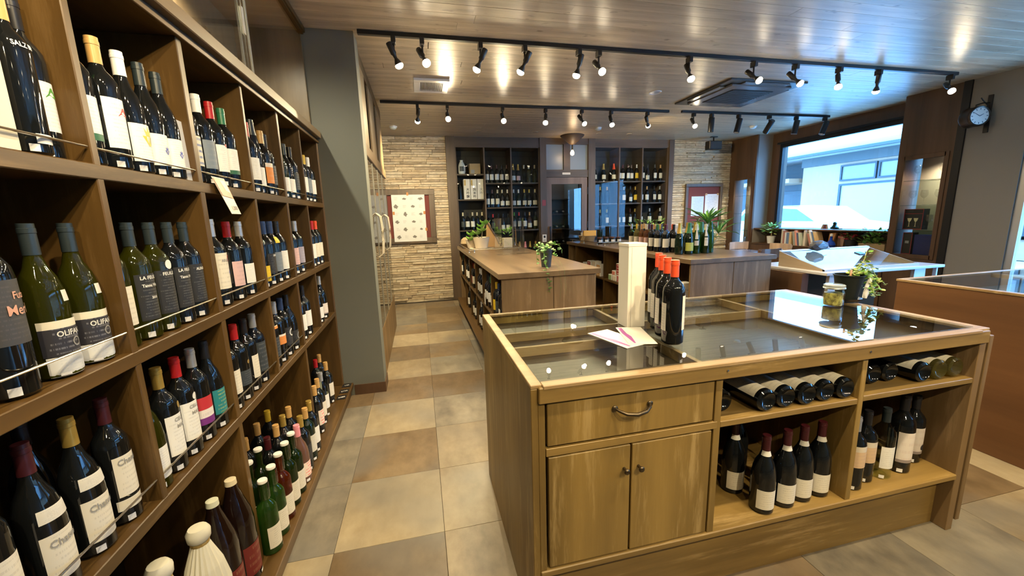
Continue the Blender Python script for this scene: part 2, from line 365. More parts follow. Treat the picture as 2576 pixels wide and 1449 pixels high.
part('pane', B(2.215, 2.545, YB + .01, YB + .02, 2.18, 2.60), M_FROST, tp); part('pane', B(2.665, 3.0, YB + .01, YB + .02, 2.18, 2.60), M_FROST, tp)
# cellar door with glass, small sign above
dr = struct('door_1', MB().box(2.225, 2.315, YB - .02, YB + .025, .02, 2.045).box(2.885, 2.985, YB - .02, YB + .025, .02, 2.045).box(2.315, 2.885, YB - .02, YB + .025, 1.93, 2.045).box(2.315, 2.885, YB - .02, YB + .025, .02, .35), M_DOORW)
part('pane', B(2.315, 2.885, YB, YB + .006, .35, 1.93), M_DOORG, dr)
part('door_handle', MB().box(2.262, 2.285, YB - .07, YB - .05, .95, 1.2).box(2.268, 2.28, YB - .06, YB - .02, .97, .99).box(2.268, 2.28, YB - .06, YB - .02, 1.16, 1.18), M_BLACK, dr)
for zz in (.4, 1.15, 1.75): part('hinge', B(2.985, 2.998, YB - .035, YB - .005, zz, zz + .12), M_BLACK, dr)
single('notice_plate', B(2.51, 2.66, YB - .04, YB - .031, 2.09, 2.125), label_mat('plate_print', (.75, .74, .7), lines=2), 'small pale plate on the beam above the cellar door', 'sign')
single('red_sticker', B(2.13, 2.195, YB - .054, YB - .051, 1.56, 1.66), label_mat('red_sticker_print', (.32, .05, .06), (.7, .3, .3), 3), 'small red square sticker on the post left of the cellar door', 'sticker')
t = thing('notice_card', 'small white card with black emblem on the post left of the cellar door', 'sign', (2.165, YB - .055, .98))
part('card', B(2.125, 2.20, YB - .056, YB - .051, .93, 1.06), M_WHITE, t)
part('emblem', B(2.145, 2.18, YB - .058, YB - .0565, 1.0, 1.04), M_BLKP, t)
for zz in (.95, .965): part('print_line', B(2.14, 2.185, YB - .058, YB - .0565, zz, zz + .005), M_BLKP, t)
cel = struct('trim_9', MB().box(2.2, 3.0, 8.0, 8.02, 0, 2.6).box(2.2, 3.0, 7.7, 8.0, .5, .52).box(2.2, 3.0, 7.7, 8.0, .8, .82).box(2.2, 3.0, 7.7, 8.0, 1.1, 1.12).box(2.2, 3.0, 7.7, 8.0, 1.4, 1.42).box(2.2, 3.0, 7.7, 8.0, 1.7, 1.72), M_TRIMX)

# ------------------------------------------------------------------ bottles
PROF = {
 'b': [(0, .020), (.022, .012), (.031, 0), (.0375, .006), (.0380, .10), (.0378, .188), (.0355, .204), (.028, .217), (.0175, .230), (.0135, .240), (.0132, .295), (.0120, .300)],
 'g': [(0, .020), (.024, .012), (.034, 0), (.0405, .006), (.0410, .08), (.0408, .140), (.0375, .170), (.030, .198), (.0200, .218), (.0140, .240), (.0132, .295), (.0120, .300)],
 'c': [(0, .022), (.026, .012), (.037, 0), (.0435, .007), (.0440, .07), (.0435, .135), (.0395, .170), (.030, .205), (.0215, .245), (.0165, .280), (.0155, .312), (.013, .318)],
 'h': [(0, .020), (.022, .012), (.031, 0), (.0365, .006), (.0370, .12), (.0365, .165), (.0320, .205), (.0240, .25), (.0175, .285), (.0143, .325), (.0125, .330)],
 's': [(0, .015), (.03, .008), (.046, 0), (.0520, .008), (.0525, .15), (.0520, .235), (.0450, .275), (.0300, .325), (.0190, .365), (.0165, .392), (.015, .396)],
}
CAPZ = {'b': (.242, .3015), 'g': (.242, .3015), 'c': (.215, .320), 'h': (.262, .3315), 's': (.388, .400)}
LABZ = {'b': (.055, .150), 'g': (.032, .108), 'c': (.045, .120), 'h': (.05, .14), 's': (.06, .17)}
def prof_r(kind, z):
    p = PROF[kind]
    for (r0, z0), (r1, z1) in zip(p[2:], p[3:]):
        if z0 <= z <= z1: return r0 + (r1 - r0) * (z - z0) / max(1e-6, z1 - z0)
    return p[-1][0]
GL = dict(dark=mat('dark_wine_glass', (.006, .007, .008), .045, spec=.6), blue=mat('blue_black_glass', (.006, .008, .014), .05),
          green=filled('green_glass', (.05, .11, .02)), bright=filled('bright_green_glass', (.09, .24, .04)), olive=filled('olive_glass', (.15, .16, .012)),
          clear=glassy('clear_bottle_glass', (.86, .90, .78), 1.5), amber=filled('amber_glass', (.38, .19, .04)), rose=filled('rose_glass', (.32, .06, .012)),
          brown=mat('brown_sake_glass', (.009, .004, .003), .06), frost=mat('frosted_brown_glass', (.12, .06, .045), .25), dgreen=mat('dark_green_glass', (.005, .013, .007), .05),
          white=mat('white_ceramic', (.62, .66, .66), .25), pale=filled('pale_gold_glass', (.42, .38, .13), .45))
CAP = dict(black=(.012, .012, .015), red=(.42, .015, .02), dred=(.055, .008, .012), maroon=(.060, .012, .018), orange=(.75, .085, .03), tan=(.55, .33, .12), gold=(.48, .33, .08), white=(.80, .80, .80),
           silver=(.42, .44, .48), green=(.03, .17, .08), lime=(.12, .48, .06), pink=(.80, .30, .38), slate=(.022, .032, .038), cream=(.70, .62, .45), yellow=(.62, .42, .04), navy=(.02, .04, .12), pale=(.6, .62, .5))
CAPM = {k: mat('capsule_' + k, v, .32, .5 if k in ('gold', 'silver') else 0) for k, v in CAP.items()}
WH = (.80, .80, .78); CR = (.74, .70, .60)
LB = dict(
 white=label_mat('label_white', WH), cream=label_mat('label_cream', CR, lines=8), white2=label_mat('label_white_bold', WH, (.05, .05, .06), 11, amount=.14), grey=label_mat('label_grey_blue', (.18, .22, .27), (.4, .4, .4), 5),
 whitegreen=label_mat('label_white_green_foot', WH, bot=(.03, .13, .07), botf=.16), yellow=label_mat('label_yellow', (.72, .50, .02), (.2, .15, .02), 5), black=label_mat('label_black', (.018, .019, .022), (.55, .55, .5), 16, amount=.12),
 slate=label_mat('label_slate', (.035, .045, .055), (.4, .4, .4), 7), pink=label_mat('label_pink', (.65, .44, .45), lines=6), lilac=label_mat('label_lilac', (.36, .34, .44), lines=6), orange=label_mat('label_orange', (.72, .25, .05), (.6, .5, .4), 4, top=(.8, .7, .6), topf=.2),
 redband=label_mat('label_red_white_purple', (.75, .70, .68), (.1, .05, .1), 4, top=(.50, .03, .04), topf=.45, bot=(.18, .03, .22), botf=.25), teal=label_mat('label_teal', (.02, .22, .25), (.3, .4, .15), 7, amount=.8),
 olif=label_mat('label_black_cream_top', (.025, .025, .035), (.45, .45, .5), 7, top=(.75, .70, .58), topf=.22, amount=.25), olif2=label_mat('label_cream_slash', (.70, .72, .74), (.35, .45, .5), 7),
 merlot=label_mat('label_charcoal_stone', (.055, .055, .06), (.10, .09, .09), 14, amount=.4), color=label_mat('label_multicolour', (.62, .60, .50), (.05, .10, .35), 5, amount=.9), map=label_mat('label_tan_map', (.62, .44, .28), (.35, .2, .25), 6, top=(.62, .55, .45), topf=.25),
 red=label_mat('label_dark_red', (.14, .015, .012), (.5, .35, .2), 4), pinkart=label_mat('label_pink_lattice', (.82, .70, .62), (.80, .12, .15), 5, amount=1), green=label_mat('label_yellow_green', (.45, .50, .10), (.25, .1, .25), 3),
 offw=label_mat('label_off_white', (.68, .66, .60), (.3, .28, .26), 10, amount=.35), art=label_mat('label_white_art', (.74, .68, .64), (.45, .25, .25), 4, bot=(.30, .25, .24), botf=.1))
M_STICK = mat('price_sticker_paper', (.82, .82, .82), .5)
_bm = {}
def body_mesh(kind, gl):
    k = ('body', kind, gl)
    if k not in _bm: _bm[k] = MB().lathe(PROF[kind], 24).mesh('bottle_body', GL[gl], True)
    return _bm[k]
def cap_mesh(kind, cap, z0=None):
    k = ('cap', kind, cap, z0)
    if k not in _bm:
        a, b = CAPZ[kind]; a = z0 or a; p = [(prof_r(kind, a) + .0002, a)]; lip = kind in 'bgh'
        zz = [a, a + .3 * (b - a), a + .6 * (b - a), b - .019] + ([b - .0182, b - .0095, b - .0088] if lip else []) + [b - .0006]
        for i, z in enumerate(zz):
            r = prof_r(kind, min(z, PROF[kind][-2][1])) + .0009
            if lip and i in (4, 5): r += .0010
            p.append((r, z))
        p += [(p[-1][0] - .0012, b), (p[-1][0] - .004, b - .0004), (0, b - .0006)]
        _bm[k] = MB().lathe(p, 20).mesh('capsule', CAPM[cap], True)
    return _bm[k]
def wrap_mesh(kind, style, z0, z1, arc, name='label', ang=0, dr=.0005):
    k = ('lab', kind, style, z0, z1, arc, ang, dr)
    if k not in _bm:
        n = 5; a = math.radians(arc) / 2; c = math.radians(ang)
        p = [(prof_r(kind, z0 + (z1 - z0) * i / n) + dr, z0 + (z1 - z0) * i / n) for i in range(n + 1)]
        _bm[k] = MB().lathe(p, 14, a0=c - a, a1=c + a, uv=True).mesh(name, LB[style] if style in LB else _mats[style], True)
    return _bm[k]
def wrap2d(kind, verts, faces, z, m, name, ang=0, dr=.0011, size=0):
    """flat print (text, picture) bent round the bottle"""
    vs = []; dr += size * size * 2.2
    for a, b in verts:
        r = prof_r(kind, z + b) + dr; t = a / r + math.radians(ang); vs.append((r * math.cos(t), r * math.sin(t), z + b))
    return MB().add(vs, faces).mesh(name, m)
INK = dict(black=mat('ink_black', (.03, .03, .04), .5), white=mat('ink_white', (.75, .75, .72), .5), peach=mat('ink_peach', (.62, .34, .26), .5), red=mat('ink_red', (.50, .05, .05), .5), green=mat('ink_green', (.10, .34, .06), .5), blue=mat('ink_blue', (.06, .10, .45), .5), yellow=mat('ink_yellow', (.65, .50, .08), .5), grey=mat('ink_grey', (.30, .30, .30), .5), gold=mat('ink_gold', (.5, .35, .12), .4, .5))
HILL = ([(-.018, 0), (-.010, .008), (-.003, .020), (.002, .0205), (.008, .012), (.013, .004), (.019, 0), (.006, .003)], [(0, 1, 2, 3, 4, 5, 6, 7)])
FLOW = ([(0, .008), (-.003, -.012), (.003, -.012), (-.010, .018), (-.006, .004), (.010, .018), (.006, .004), (0, .022), (-.014, .004), (.014, .004)], [(0, 1, 2), (3, 4, 0), (5, 0, 6), (7, 4, 6), (8, 4, 1), (9, 2, 6)])
def disc(r, n=14): return ([(r * math.cos(2 * PI * i / n), r * math.sin(2 * PI * i / n)) for i in range(n)], [tuple(range(n))])
def ringp(r0, r1, n=14):
    v = [(r * math.cos(2 * PI * i / n), r * math.sin(2 * PI * i / n)) for r in (r0, r1) for i in range(n)]
    return (v, [(i, (i + 1) % n, n + (i + 1) % n, n + i) for i in range(n)])
_pm = {}
def prints(kind, spec):
    """spec: list of (type, text/shape, size, z, ink, angle)"""
    k = (kind, str(spec))
    if k not in _pm:
        out = []
        for ty, s, size, z, ink, ang in spec:
            if ty == 't': v, f = text2d(s, size, .0003); nm = 'lettering'
            else:
                v, f = {'hill': HILL, 'flower': FLOW, 'disc': disc(1), 'ring': ringp(.7, 1)}[s]; v = [(a * size, b * size) for a, b in v]; nm = 'emblem'
            out.append((nm, wrap2d(kind, v, f, z, INK[ink], nm, ang, size=size if ty == 't' else min(size, .012))))
        _pm[k] = out
    return _pm[k]
def bottle(kind, gl, cap, lab, loc, label, group=None, rz=0, scale=1, sticker=True, spec=None, extra=None, arc=124, lz=None, capz=None, cat='bottle', lying=None, name='wine_bottle', tilt=None):
    o = bpy.data.objects.new(name, None); COL.objects.link(o); o.location = loc; o.rotation_euler = (0, 0, rz); o.scale = (scale,) * 3; o.empty_display_size = .05
    if lying is not None: o.rotation_euler = lying
    tag(o, label, cat, group); ROOT[o.name] = (0, 0, 0)
    b = link('bottle_body', body_mesh(kind, gl), o)
    if cap: link('capsule', cap_mesh(kind, cap, capz), o)
    if lab:
        z0, z1 = lz or LABZ[kind]; lo = link('front_label', wrap_mesh(kind, lab, z0, z1, arc), o)
        if spec:
            for nm, me in prints(kind, spec): link(nm, me, lo)
    for st, a, c, ar, an in (extra or []): link('neck_label' if a > .19 else 'lower_label', wrap_mesh(kind, st, a, c, ar, ang=an, dr=.0007), o)
    if sticker: link('price_sticker', wrap_mesh(kind, 'price_sticker_paper', .006, .020, 26, ang=sticker if sticker is not True else -38), o)
    return o

# ------------------------------------------------------------------ left wine rack
XS = -.673; XB = -1.10; YE = 3.212
YD = [.21, .645, 1.077, 1.505, 1.938, 2.366, 2.760, 3.200]      # bay dividers
rack = thing('wine_rack', 'long brown wooden wall rack of wine cubbies along the left wall', 'shelf', (-.88, 1.7, 0))
part('back_panel', B(XB - .03, XB, -.2, YE, .0, 2.0), mat('rack_back_shade', (.022, .012, .006), .6), rack)  # near-black colour stands in for the shade deep inside the cubbies
part('base_ledge', MB().bbox(XB, -.60, -.2, YE + .035, .075, .105, .003).box(XB, -.625, -.2, YE, 0, .075), M_RACK, rack)
for z in (.689, 1.076, 1.504): part('shelf_board', MB().bbox(XB, XS, -.2, YE, z - .017, z + .016, .002), M_RACK, rack)
part('top_board', MB().bbox(XB, XS, -.2, YE, 1.945, 1.965, .002).bbox(XS, XS + .012, -.2, YE, 1.942, 1.958, .002), M_RACK, rack)
for i, yd in enumerate(YD):
    w = .014 if i in (1, 3, 5, 7) else .010
    part('divider', MB().bbox(XB, XS - .001, yd - w, yd + w, .7, 1.945, .002), M_RACKV, rack)
    if i in (1, 3, 5, 7): part('divider', MB().bbox(XB, XS - .001, yd - w, yd + w, .105, .675, .002), M_RACKV, rack)
part('end_panel', MB().bbox(XB, XS + .002, YE - .014, YE, .105, 2.0, .002), M_RACKV, rack)
part('top_rail', MB().bbox(-.70, XS + .03, -.2, YE, 1.975, 2.02, .003).bbox(-.70, XS + .018, -.2, YE, 2.02, 2.032, .002), wood('rail_pale_wood', (.13, .085, .045), (.22, .15, .08), 'y', .4), rack)
part('rail_groove', B(-.70, XS + .002, -.2, YE, 1.958, 1.976), M_INT, rack)
rod_rows = {1: 1.555, 2: 1.142, 3: .762}
for r, z in rod_rows.items():
    for i in range(7):
        a, b_ = YD[i] + .013, YD[i + 1] - .013
        dz = 0.0
        if (r, i) in ((2, 6), (3, 6), (3, 5)): continue
        part('steel_rail', MB().tube([(XS - .006, a, z + dz), (XS - .006, b_, z + dz)], .0026, 8), M_STEEL, rack, True)
# upper sliding glass cabinet
uc = thing('upper_display_cabinet', 'glazed sliding-door display cabinet above the left wine rack', 'cabinet', (-.88, 1.7, 2.035))
part('back_panel', B(XB - .03, XB, -.2, YE, 2.03, ZC - .01), wood('upper_back_wood', (.17, .115, .06), (.28, .20, .115), 'z', .35), uc)
part('ceiling_panel', B(XB, -.70, -.2, YE, ZC - .03, ZC - .012), mat('upper_ceiling_panel', (.30, .23, .145), .6), uc)
part('end_panel', B(XB, -.70, YE - .02, YE, 2.03, ZC - .01), wood('upper_end_wood', (.13, .085, .042), (.24, .165, .085), 'z', .35), uc)
part('top_rail', MB().bbox(-.715, -.672, -.2, YE, ZC - .035, ZC - .002, .002).box(-.70, -.684, -.2, YE, ZC - .045, ZC - .035), M_RACK, uc)
part('floor_panel', B(XB, -.70, -.2, YE, 2.031, 2.036), M_RACK, uc)
for a, b_, xx in ((.3, 2.16, -.690), (2.10, YE - .02, -.701)):
    d = part('glass_door', B(xx - .002, xx + .002, a, b_, 2.037, ZC - .045), M_CASEG, uc)
    part('edge_strip', MB().box(xx - .004, xx + .004, (b_ if a < 1 else a) - .006, (b_ if a < 1 else a) + .006, 2.037, ZC - .045), mat('clear_edge', (.5, .5, .48), .15, .4), d)
part('finger_pull', B(-.6845, -.682, 2.09, 2.115, 2.20, 2.31), mat('pull_white', (.7, .66, .55), .4), uc)
t = thing('cabinet_downlight', 'small bright downlight inside the upper glazed cabinet at far left', 'lamp', (-.90, 2.30, ZC - .035))
part('trim_ring', MB().lathe([(.03, 0), (.036, -.004), (.036, .0)], 20, (-.90, 2.30, ZC - .031)), M_WHITE, t)
part('lens', MB().lathe([(0, -.003), (.029, -.003), (.03, 0)], 20, (-.90, 2.30, ZC - .031)), M_COOL, t)
def spot(loc, aim, energy, col=(1, .79, .46), size=75, blend=.6, r=.02, parent=None, name='lamp_light'):
    l = bpy.data.lights.new(name, 'SPOT'); l.energy = energy; l.color = col; l.spot_size = math.radians(size); l.spot_blend = blend; l.shadow_soft_size = r
    o = bpy.data.objects.new(name, l); COL.objects.link(o); o.location = loc; o.rotation_euler = Vector(aim).to_track_quat('-Z', 'Y').to_euler()
    if parent is not None: o.parent = parent; o.matrix_parent_inverse = Matrix.Identity(4)
    return o
spot((-.90, 2.30, ZC - .05), (.05, .1, -1), 70, (1, .85, .6), 150, 1)

ROWN = {1: 'top row', 2: 'second row', 3: 'third row', 4: 'bottom row'}
BAYN = ['nearest bay', 'second bay', 'third bay', 'fourth bay', 'fifth bay', 'last bay']
ZS = {1: 1.521, 2: 1.093, 3: .706, 4: .1055}
# row, bay, x, y, kind, glass, capsule, label, look, options
RB = [
 (1,0,-.712,.974,'b','dark','tan','white','dark bottle with white shoulder lettering and tan cap',dict(scale=.97,lz=(.022,.040),arc=60,spec=[('t','SALZ BERG',.0125,.200,'white',8)])),
 (1,0,-.736,1.035,'b','dark','black','white','dark bottle with green hill on white label',dict(spec=[('p','hill',1,.12,'green',10)])),
 (1,1,-.722,1.125,'b','dark','lime','whitegreen','dark bottle with white and green label',{}),
 (1,1,-.718,1.205,'b','dark','tan','white','dark bottle with red hill label, tan capsule',dict(spec=[('p','hill',1,.125,'red',8)],lz=(.05,.165))),
 (1,1,-.720,1.288,'g','dark','white','white','dark bottle with yellow flower label, white capsule',dict(spec=[('p','flower',1.5,.09,'yellow',5)],lz=(.03,.125))),
 (1,1,-.720,1.366,'g','dark','slate','white','first of two dark bottles with blue flower label',dict(spec=[('p','flower',.7,.07,'blue',0)],lz=(.03,.115))),
 (1,1,-.720,1.440,'g','dark','slate','white','farther dark bottle with blue flower label',dict(spec=[('p','flower',.7,.07,'blue',0)],lz=(.03,.115))),
 (1,2,-.722,1.563,'b','dark','silver','color','dark bottle with multicoloured picture label',{}),
 (1,2,-.716,1.645,'b','dark','white','grey','dark bottle with blue-grey label, white capsule',{}),
 (1,2,-.716,1.735,'b','dark','red','white','dark bottle with red wax top and crest label',dict(spec=[('p','disc',.006,.15,'red',0)])),
 (1,2,-.716,1.825,'b','dark','green','whitegreen','dark bottle with green capsule, white and green label',{}),
 (1,3,-.716,2.045,'b','dark','red','white','dark bottle with red capsule and white label',{}),
 (1,3,-.725,2.130,'h','dark','slate','white','tall dark bottle with slate capsule',dict(lz=(.04,.12))),
 (1,3,-.718,2.220,'b','dark','tan','orange','dark bottle with tan capsule and orange label',{}),
 (1,3,-.730,2.305,'b','dark','black','slate','dark bottle with slate label',{}),
 (1,4,-.718,2.460,'g','dgreen','lime','white','dark bottle with bright green capsule',{}),
 (1,4,-.718,2.560,'g','dark','slate','white','dark bottle with slate capsule',{}),
 (1,4,-.718,2.665,'b','dark','black','slate','dark bottle with black capsule, slate label',{}),
 (1,5,-.718,2.860,'b','dark','tan','white','dark bottle with tan capsule',{}),
 (1,5,-.718,2.955,'b','blue','yellow','grey','blue-black bottle with yellow capsule',{}),
 (1,5,-.718,3.060,'b','dark','white','white','dark bottle with white capsule',{}),
 (2,0,-.720,.840,'b','dark','black','merlot','large dark bottle with charcoal label, peach lettering',dict(scale=1.12,lz=(.085,.185),arc=165,spec=[('t','Futa',.016,.160,'peach',22),('t','Merlot',.022,.137,'peach',26)])),
 (2,0,-.722,.940,'g','olive','slate','olif','nearer olive bottle with black and cream label',dict(lz=(.045,.115),arc=160,spec=[('t','OLIFANT',.0155,.088,'white',2),('p','ring',.010,.068,'grey',10)],extra=[('olif2',.004,.044,150,0),('offw',.150,.172,26,12)])),
 (2,0,-.722,1.026,'g','olive','slate','olif','farther olive bottle with black and cream label',dict(lz=(.045,.115),arc=160,spec=[('t','OLIFANT',.0155,.088,'white',2),('p','ring',.010,.068,'grey',10)],extra=[('olif2',.004,.044,150,0),('offw',.150,.172,26,12)])),
 (2,1,-.722,1.118,'b','olive','slate','cream','olive glass bottle with narrow cream label',dict(arc=60)),
 (2,1,-.722,1.205,'b','olive','slate','black','first olive glass bottle with black cultivar label',dict(lz=(.05,.17),spec=[('t','LA FEUILLE',.0125,.160,'white',0),('t','Tannu Wapo',.0105,.140,'white',0),('t','2018',.009,.108,'white',0)])),
 (2,1,-.722,1.288,'b','olive','slate','black','second olive glass bottle with black label and medal',dict(lz=(.05,.17),spec=[('t','FEUILLE',.0125,.160,'white',-2),('p','disc',.013,.185,'white',2)])),
 (2,1,-.722,1.370,'b','dark','slate','black','first black bottle with black lettered label',dict(lz=(.05,.17),spec=[('t','LA FEUILLE',.0125,.160,'white',0),('t','Tannu Wapo',.0105,.140,'white',0)])),
 (2,1,-.722,1.450,'b','dark','slate','black','farthest black bottle with black lettered label',dict(lz=(.05,.17),spec=[('t','ALINOA',.0115,.155,'white',0)])),
 (2,1,-.810,1.150,'b','olive','slate',None,'olive glass bottle standing behind, nearer',dict(sticker=False)),
 (2,1,-.810,1.245,'b','dark','slate',None,'dark bottle standing behind the front five',dict(sticker=False)),
 (2,2,-.725,1.625,'b','dark','silver','cream','dark bottle with wide cream label and silver capsule',dict(scale=1.03,lz=(.06,.185),arc=170,spec=[('t','ARGE',.013,.158,'grey',-12),('p','ring',.012,.165,'red',22),('p','disc',.007,.115,'blue',18)])),
 (2,2,-.720,1.735,'b','dark','red','pink','dark bottle with red capsule and pinkish label',{}),
 (2,2,-.722,1.845,'b','dark','silver','white','dark bottle with silver capsule and white label',dict(lz=(.05,.13))),
 (2,3,-.720,2.010,'b','blue','navy','yellow','blue-black bottle with yellow label',dict(lz=(.03,.10))),
 (2,3,-.720,2.100,'b','dark','navy','black','dark bottle with black upright-lettered label',dict(spec=[('t','BEER',.012,.14,'white',0)])),
 (2,3,-.720,2.190,'b','dark','navy','grey','dark bottle with gold neck tag',dict(extra=[('yellow',.195,.225,90,0)])),
 (2,3,-.720,2.285,'b','dark','black','white','dark bottle with white label',{}),
 (2,4,-.722,2.490,'b','dark','navy','pink','dark bottle with pink label',{}),
 (2,4,-.722,2.600,'b','dark','silver','lilac','dark bottle with lilac label',{}),
 (2,5,-.722,2.880,'b','dark','red','white','dark bottle with red capsule, nearest',{}),
 (2,5,-.722,2.985,'b','dark','red','cream','dark bottle with red capsule, middle',{}),
 (2,5,-.722,3.085,'b','dark','orange','cream','dark bottle with orange capsule',{}),
 (3,0,-.722,.735,'b','dark','maroon','cream','dark bottle with maroon capsule, nearest',dict(lz=(.05,.15))),
 (3,0,-.722,.830,'g','dark','maroon','cream','dark bottle with crescent neck label, maroon capsule',dict(lz=(.03,.125),spec=[('t','Chateau',.020,.105,'grey',0)],extra=[('offw',.150,.176,110,0)])),
 (3,0,-.722,.925,'g','dark','gold','cream','dark bottle with crescent neck label and gold capsule',dict(lz=(.03,.125),spec=[('t','Chateau',.020,.105,'grey',0)],extra=[('offw',.150,.176,110,0)])),
 (3,0,-.722,1.015,'b','dark','maroon','cream','dark bottle with script label and maroon capsule',dict(lz=(.068,.165),spec=[('t','Chateau',.020,.150,'grey',0)],extra=[('cream',.035,.060,150,0)])),
 (3,0,-.820,.95,'g','dark','black',None,'dark bottle standing behind the front ones',dict(sticker=False)),
 (3,1,-.722,1.125,'g','olive','black','white','olive bottle with white label low down',dict(lz=(.03,.115))),
 (3,1,-.722,1.207,'b','dark','gold','white2','dark bottle with gold capsule, lettered label and medals',dict(lz=(.05,.165),spec=[('t','CELL',.015,.15,'grey',-4),('t','MAS',.015,.13,'grey',0),('p','disc',.010,.188,'gold',14)])),
 (3,1,-.722,1.290,'b','dark','red','white2','dark bottle with red capsule, lettered label and medals',dict(lz=(.05,.165),spec=[('t','CELL',.015,.15,'grey',-4),('t','MAS',.015,.13,'grey',0),('p','disc',.011,.178,'white',12)])),
 (3,1,-.722,1.372,'b','dark','silver','redband','dark bottle with red, white and purple label',dict(lz=(.055,.145))),
 (3,1,-.722,1.453,'g','dark','black','teal','dark bottle with teal label',dict(lz=(.05,.135))),
 (3,1,-.812,1.245,'b','dark','slate',None,'dark bottle with slate capsule standing behind',dict(sticker=False)),
 (3,2,-.722,1.582,'b','dark','tan','cream','dark bottle with tan capsule and cream label',dict(lz=(.06,.15))),
 (3,2,-.722,1.668,'b','dark','red','slate','dark bottle with red capsule and dark label',dict(lz=(.06,.12),spec=[('p','disc',.008,.15,'gold',0)])),
 (3,2,-.722,1.755,'b','dark','black','cream','dark bottle with narrow cream label',dict(arc=80)),
 (3,2,-.722,1.845,'b','blue','silver','slate','blue-black bottle with slate script label',dict(lz=(.05,.18),arc=165)),
 (3,2,-.815,1.60,'b','dark','silver',None,'dark bottle with silver capsule standing behind',dict(sticker=False)),
 (3,3,-.722,2.010,'b','dark','navy','slate','dark bottle with grey label',dict(extra=[('orange',.19,.205,120,0)])),
 (3,3,-.722,2.100,'b','dark','silver','orange','dark bottle with orange label',dict(lz=(.09,.14))),
 (3,3,-.722,2.195,'b','dark','navy','black','dark bottle with black oval label',dict(spec=[('p','ring',.02,.12,'white',5)])),
 (3,3,-.722,2.290,'g','dark','black','black','round-shouldered dark bottle with ring emblem',dict(spec=[('p','ring',.02,.075,'grey',5)])),
 (3,4,-.722,2.475,'b','dark','dred','white','dark bottle with dark red capsule',{}),
 (3,4,-.722,2.590,'b','dark','black','white','dark bottle with black capsule and white label',{}),
 (3,5,-.722,2.880,'g','dark','silver','white','dark bottle with silver capsule, nearer',{}),
 (3,5,-.722,3.010,'g','dark','silver','art','dark bottle with silver capsule, farther',{}),
]
for row, bay, x, y, kd, gl, cp, lb, look, op in RB:
    op = dict(op); sc = op.pop('scale', 1.0)
    sl = (.84, .90, .96, 1, 1, 1)[bay]
    ob = bottle(kd, gl, cp, lb, (x, y, ZS[row] + .0004), '%s, %s, %s of left rack' % (look, ROWN[row], BAYN[bay]), 'wine bottles in the left rack', rz=random.uniform(-.12, .05), scale=sc, **op); ob.scale = (sc * sl, sc * sl, sc)
# bottom row: clear-capped sparkling carafes, still bottles, large sake bottles
M_CLEARCAP = glassy('clear_cup', (.9, .9, .88), 1.5)
def cup_bottle(x, y, gl, label, lb='offw'):
    o = bottle('b', gl, None, lb, (x, y, ZS[4]), label, 'capped bottles in the bottom row', scale=.96, lz=(.030, .125), arc=160, sticker=25, name='cup_topped_bottle')
    if 'cup' not in _bm: _bm['cup'] = MB().lathe([(.0175, .235), (.0215, .245), (.0205, .3), (.0175, .312)], 20).mesh('clear_cup', M_CLEARCAP, True); _bm['cork'] = MB().lathe([(0, .309), (.0175, .309), (.0185, .316), (.017, .321), (0, .322)], 20).mesh('white_cap', CAPM['white'], True)
    link('clear_cup', _bm['cup'], o); link('white_cap', _bm['cork'], o); return o
cups = [(-.655, 1.555, 'bright', 'front of row, nearest'), (-.655, 1.645, 'bright', 'front of row, second'), (-.657, 1.735, 'rose', 'orange-red one, front of row'), (-.657, 1.822, 'green', 'front of row, fourth'), (-.655, 1.905, 'green', 'front of row, farthest'),
        (-.755, 1.60, 'green', 'second rank, nearest'), (-.757, 1.70, 'green', 'second rank, middle'), (-.757, 1.80, 'green', 'second rank, farthest')]
for x, y, g, w in cups: cup_bottle(x, y, g, 'clear-capped %s glass bottle, %s, bottom row of left rack' % ('rosé' if g == 'rose' else 'green', w))
BR = [(-.655, 1.990, 'g', 'frost', 'pink', 'pinkart', 'frosted brown bottle with pink cap and pink lattice label', {}),
 (-.665, 2.085, 'b', 'dark', 'gold', 'black', 'dark bottle with gold capsule and black label', {}),
 (-.665, 2.175, 'b', 'dgreen', 'tan', 'offw', 'dark green bottle with tan capsule', {}),
 (-.668, 2.265, 'b', 'dark', 'gold', 'white', 'dark bottle with gold capsule, front, farthest', {}),
 (-.757, 1.905, 'b', 'dark', 'dred', 'red', 'dark red-labelled bottle in second rank', {}),
 (-.757, 2.020, 'b', 'dark', 'tan', 'black', 'dark bottle with tan capsule in second rank, nearest', {}),
 (-.757, 2.120, 'b', 'dark', 'gold', 'black', 'dark bottle with gold capsule in second rank', {}),
 (-.757, 2.215, 'b', 'dark', 'tan', 'cream', 'dark bottle with tan capsule in second rank, farthest', {}),
 (-.855, 1.80, 'b', 'dark', 'green', None, 'dark bottle in rearmost rank, nearest', {}),
 (-.855, 1.92, 'b', 'dark', 'tan', 'red', 'dark bottle in rearmost rank with red label', {}),
 (-.855, 2.06, 'b', 'dark', 'tan', None, 'dark bottle in rearmost rank with tan capsule', {}),
 (-.855, 2.20, 'b', 'dark', 'yellow', 'cream', 'dark bottle in rearmost rank with yellow capsule', {})]
for x, y, kd, gl, cp, lb, look, op in BR: bottle(kd, gl, cp, lb, (x, y, ZS[4] + .0004), look + ', bottom row of left rack', 'wine bottles in the left rack', **op)
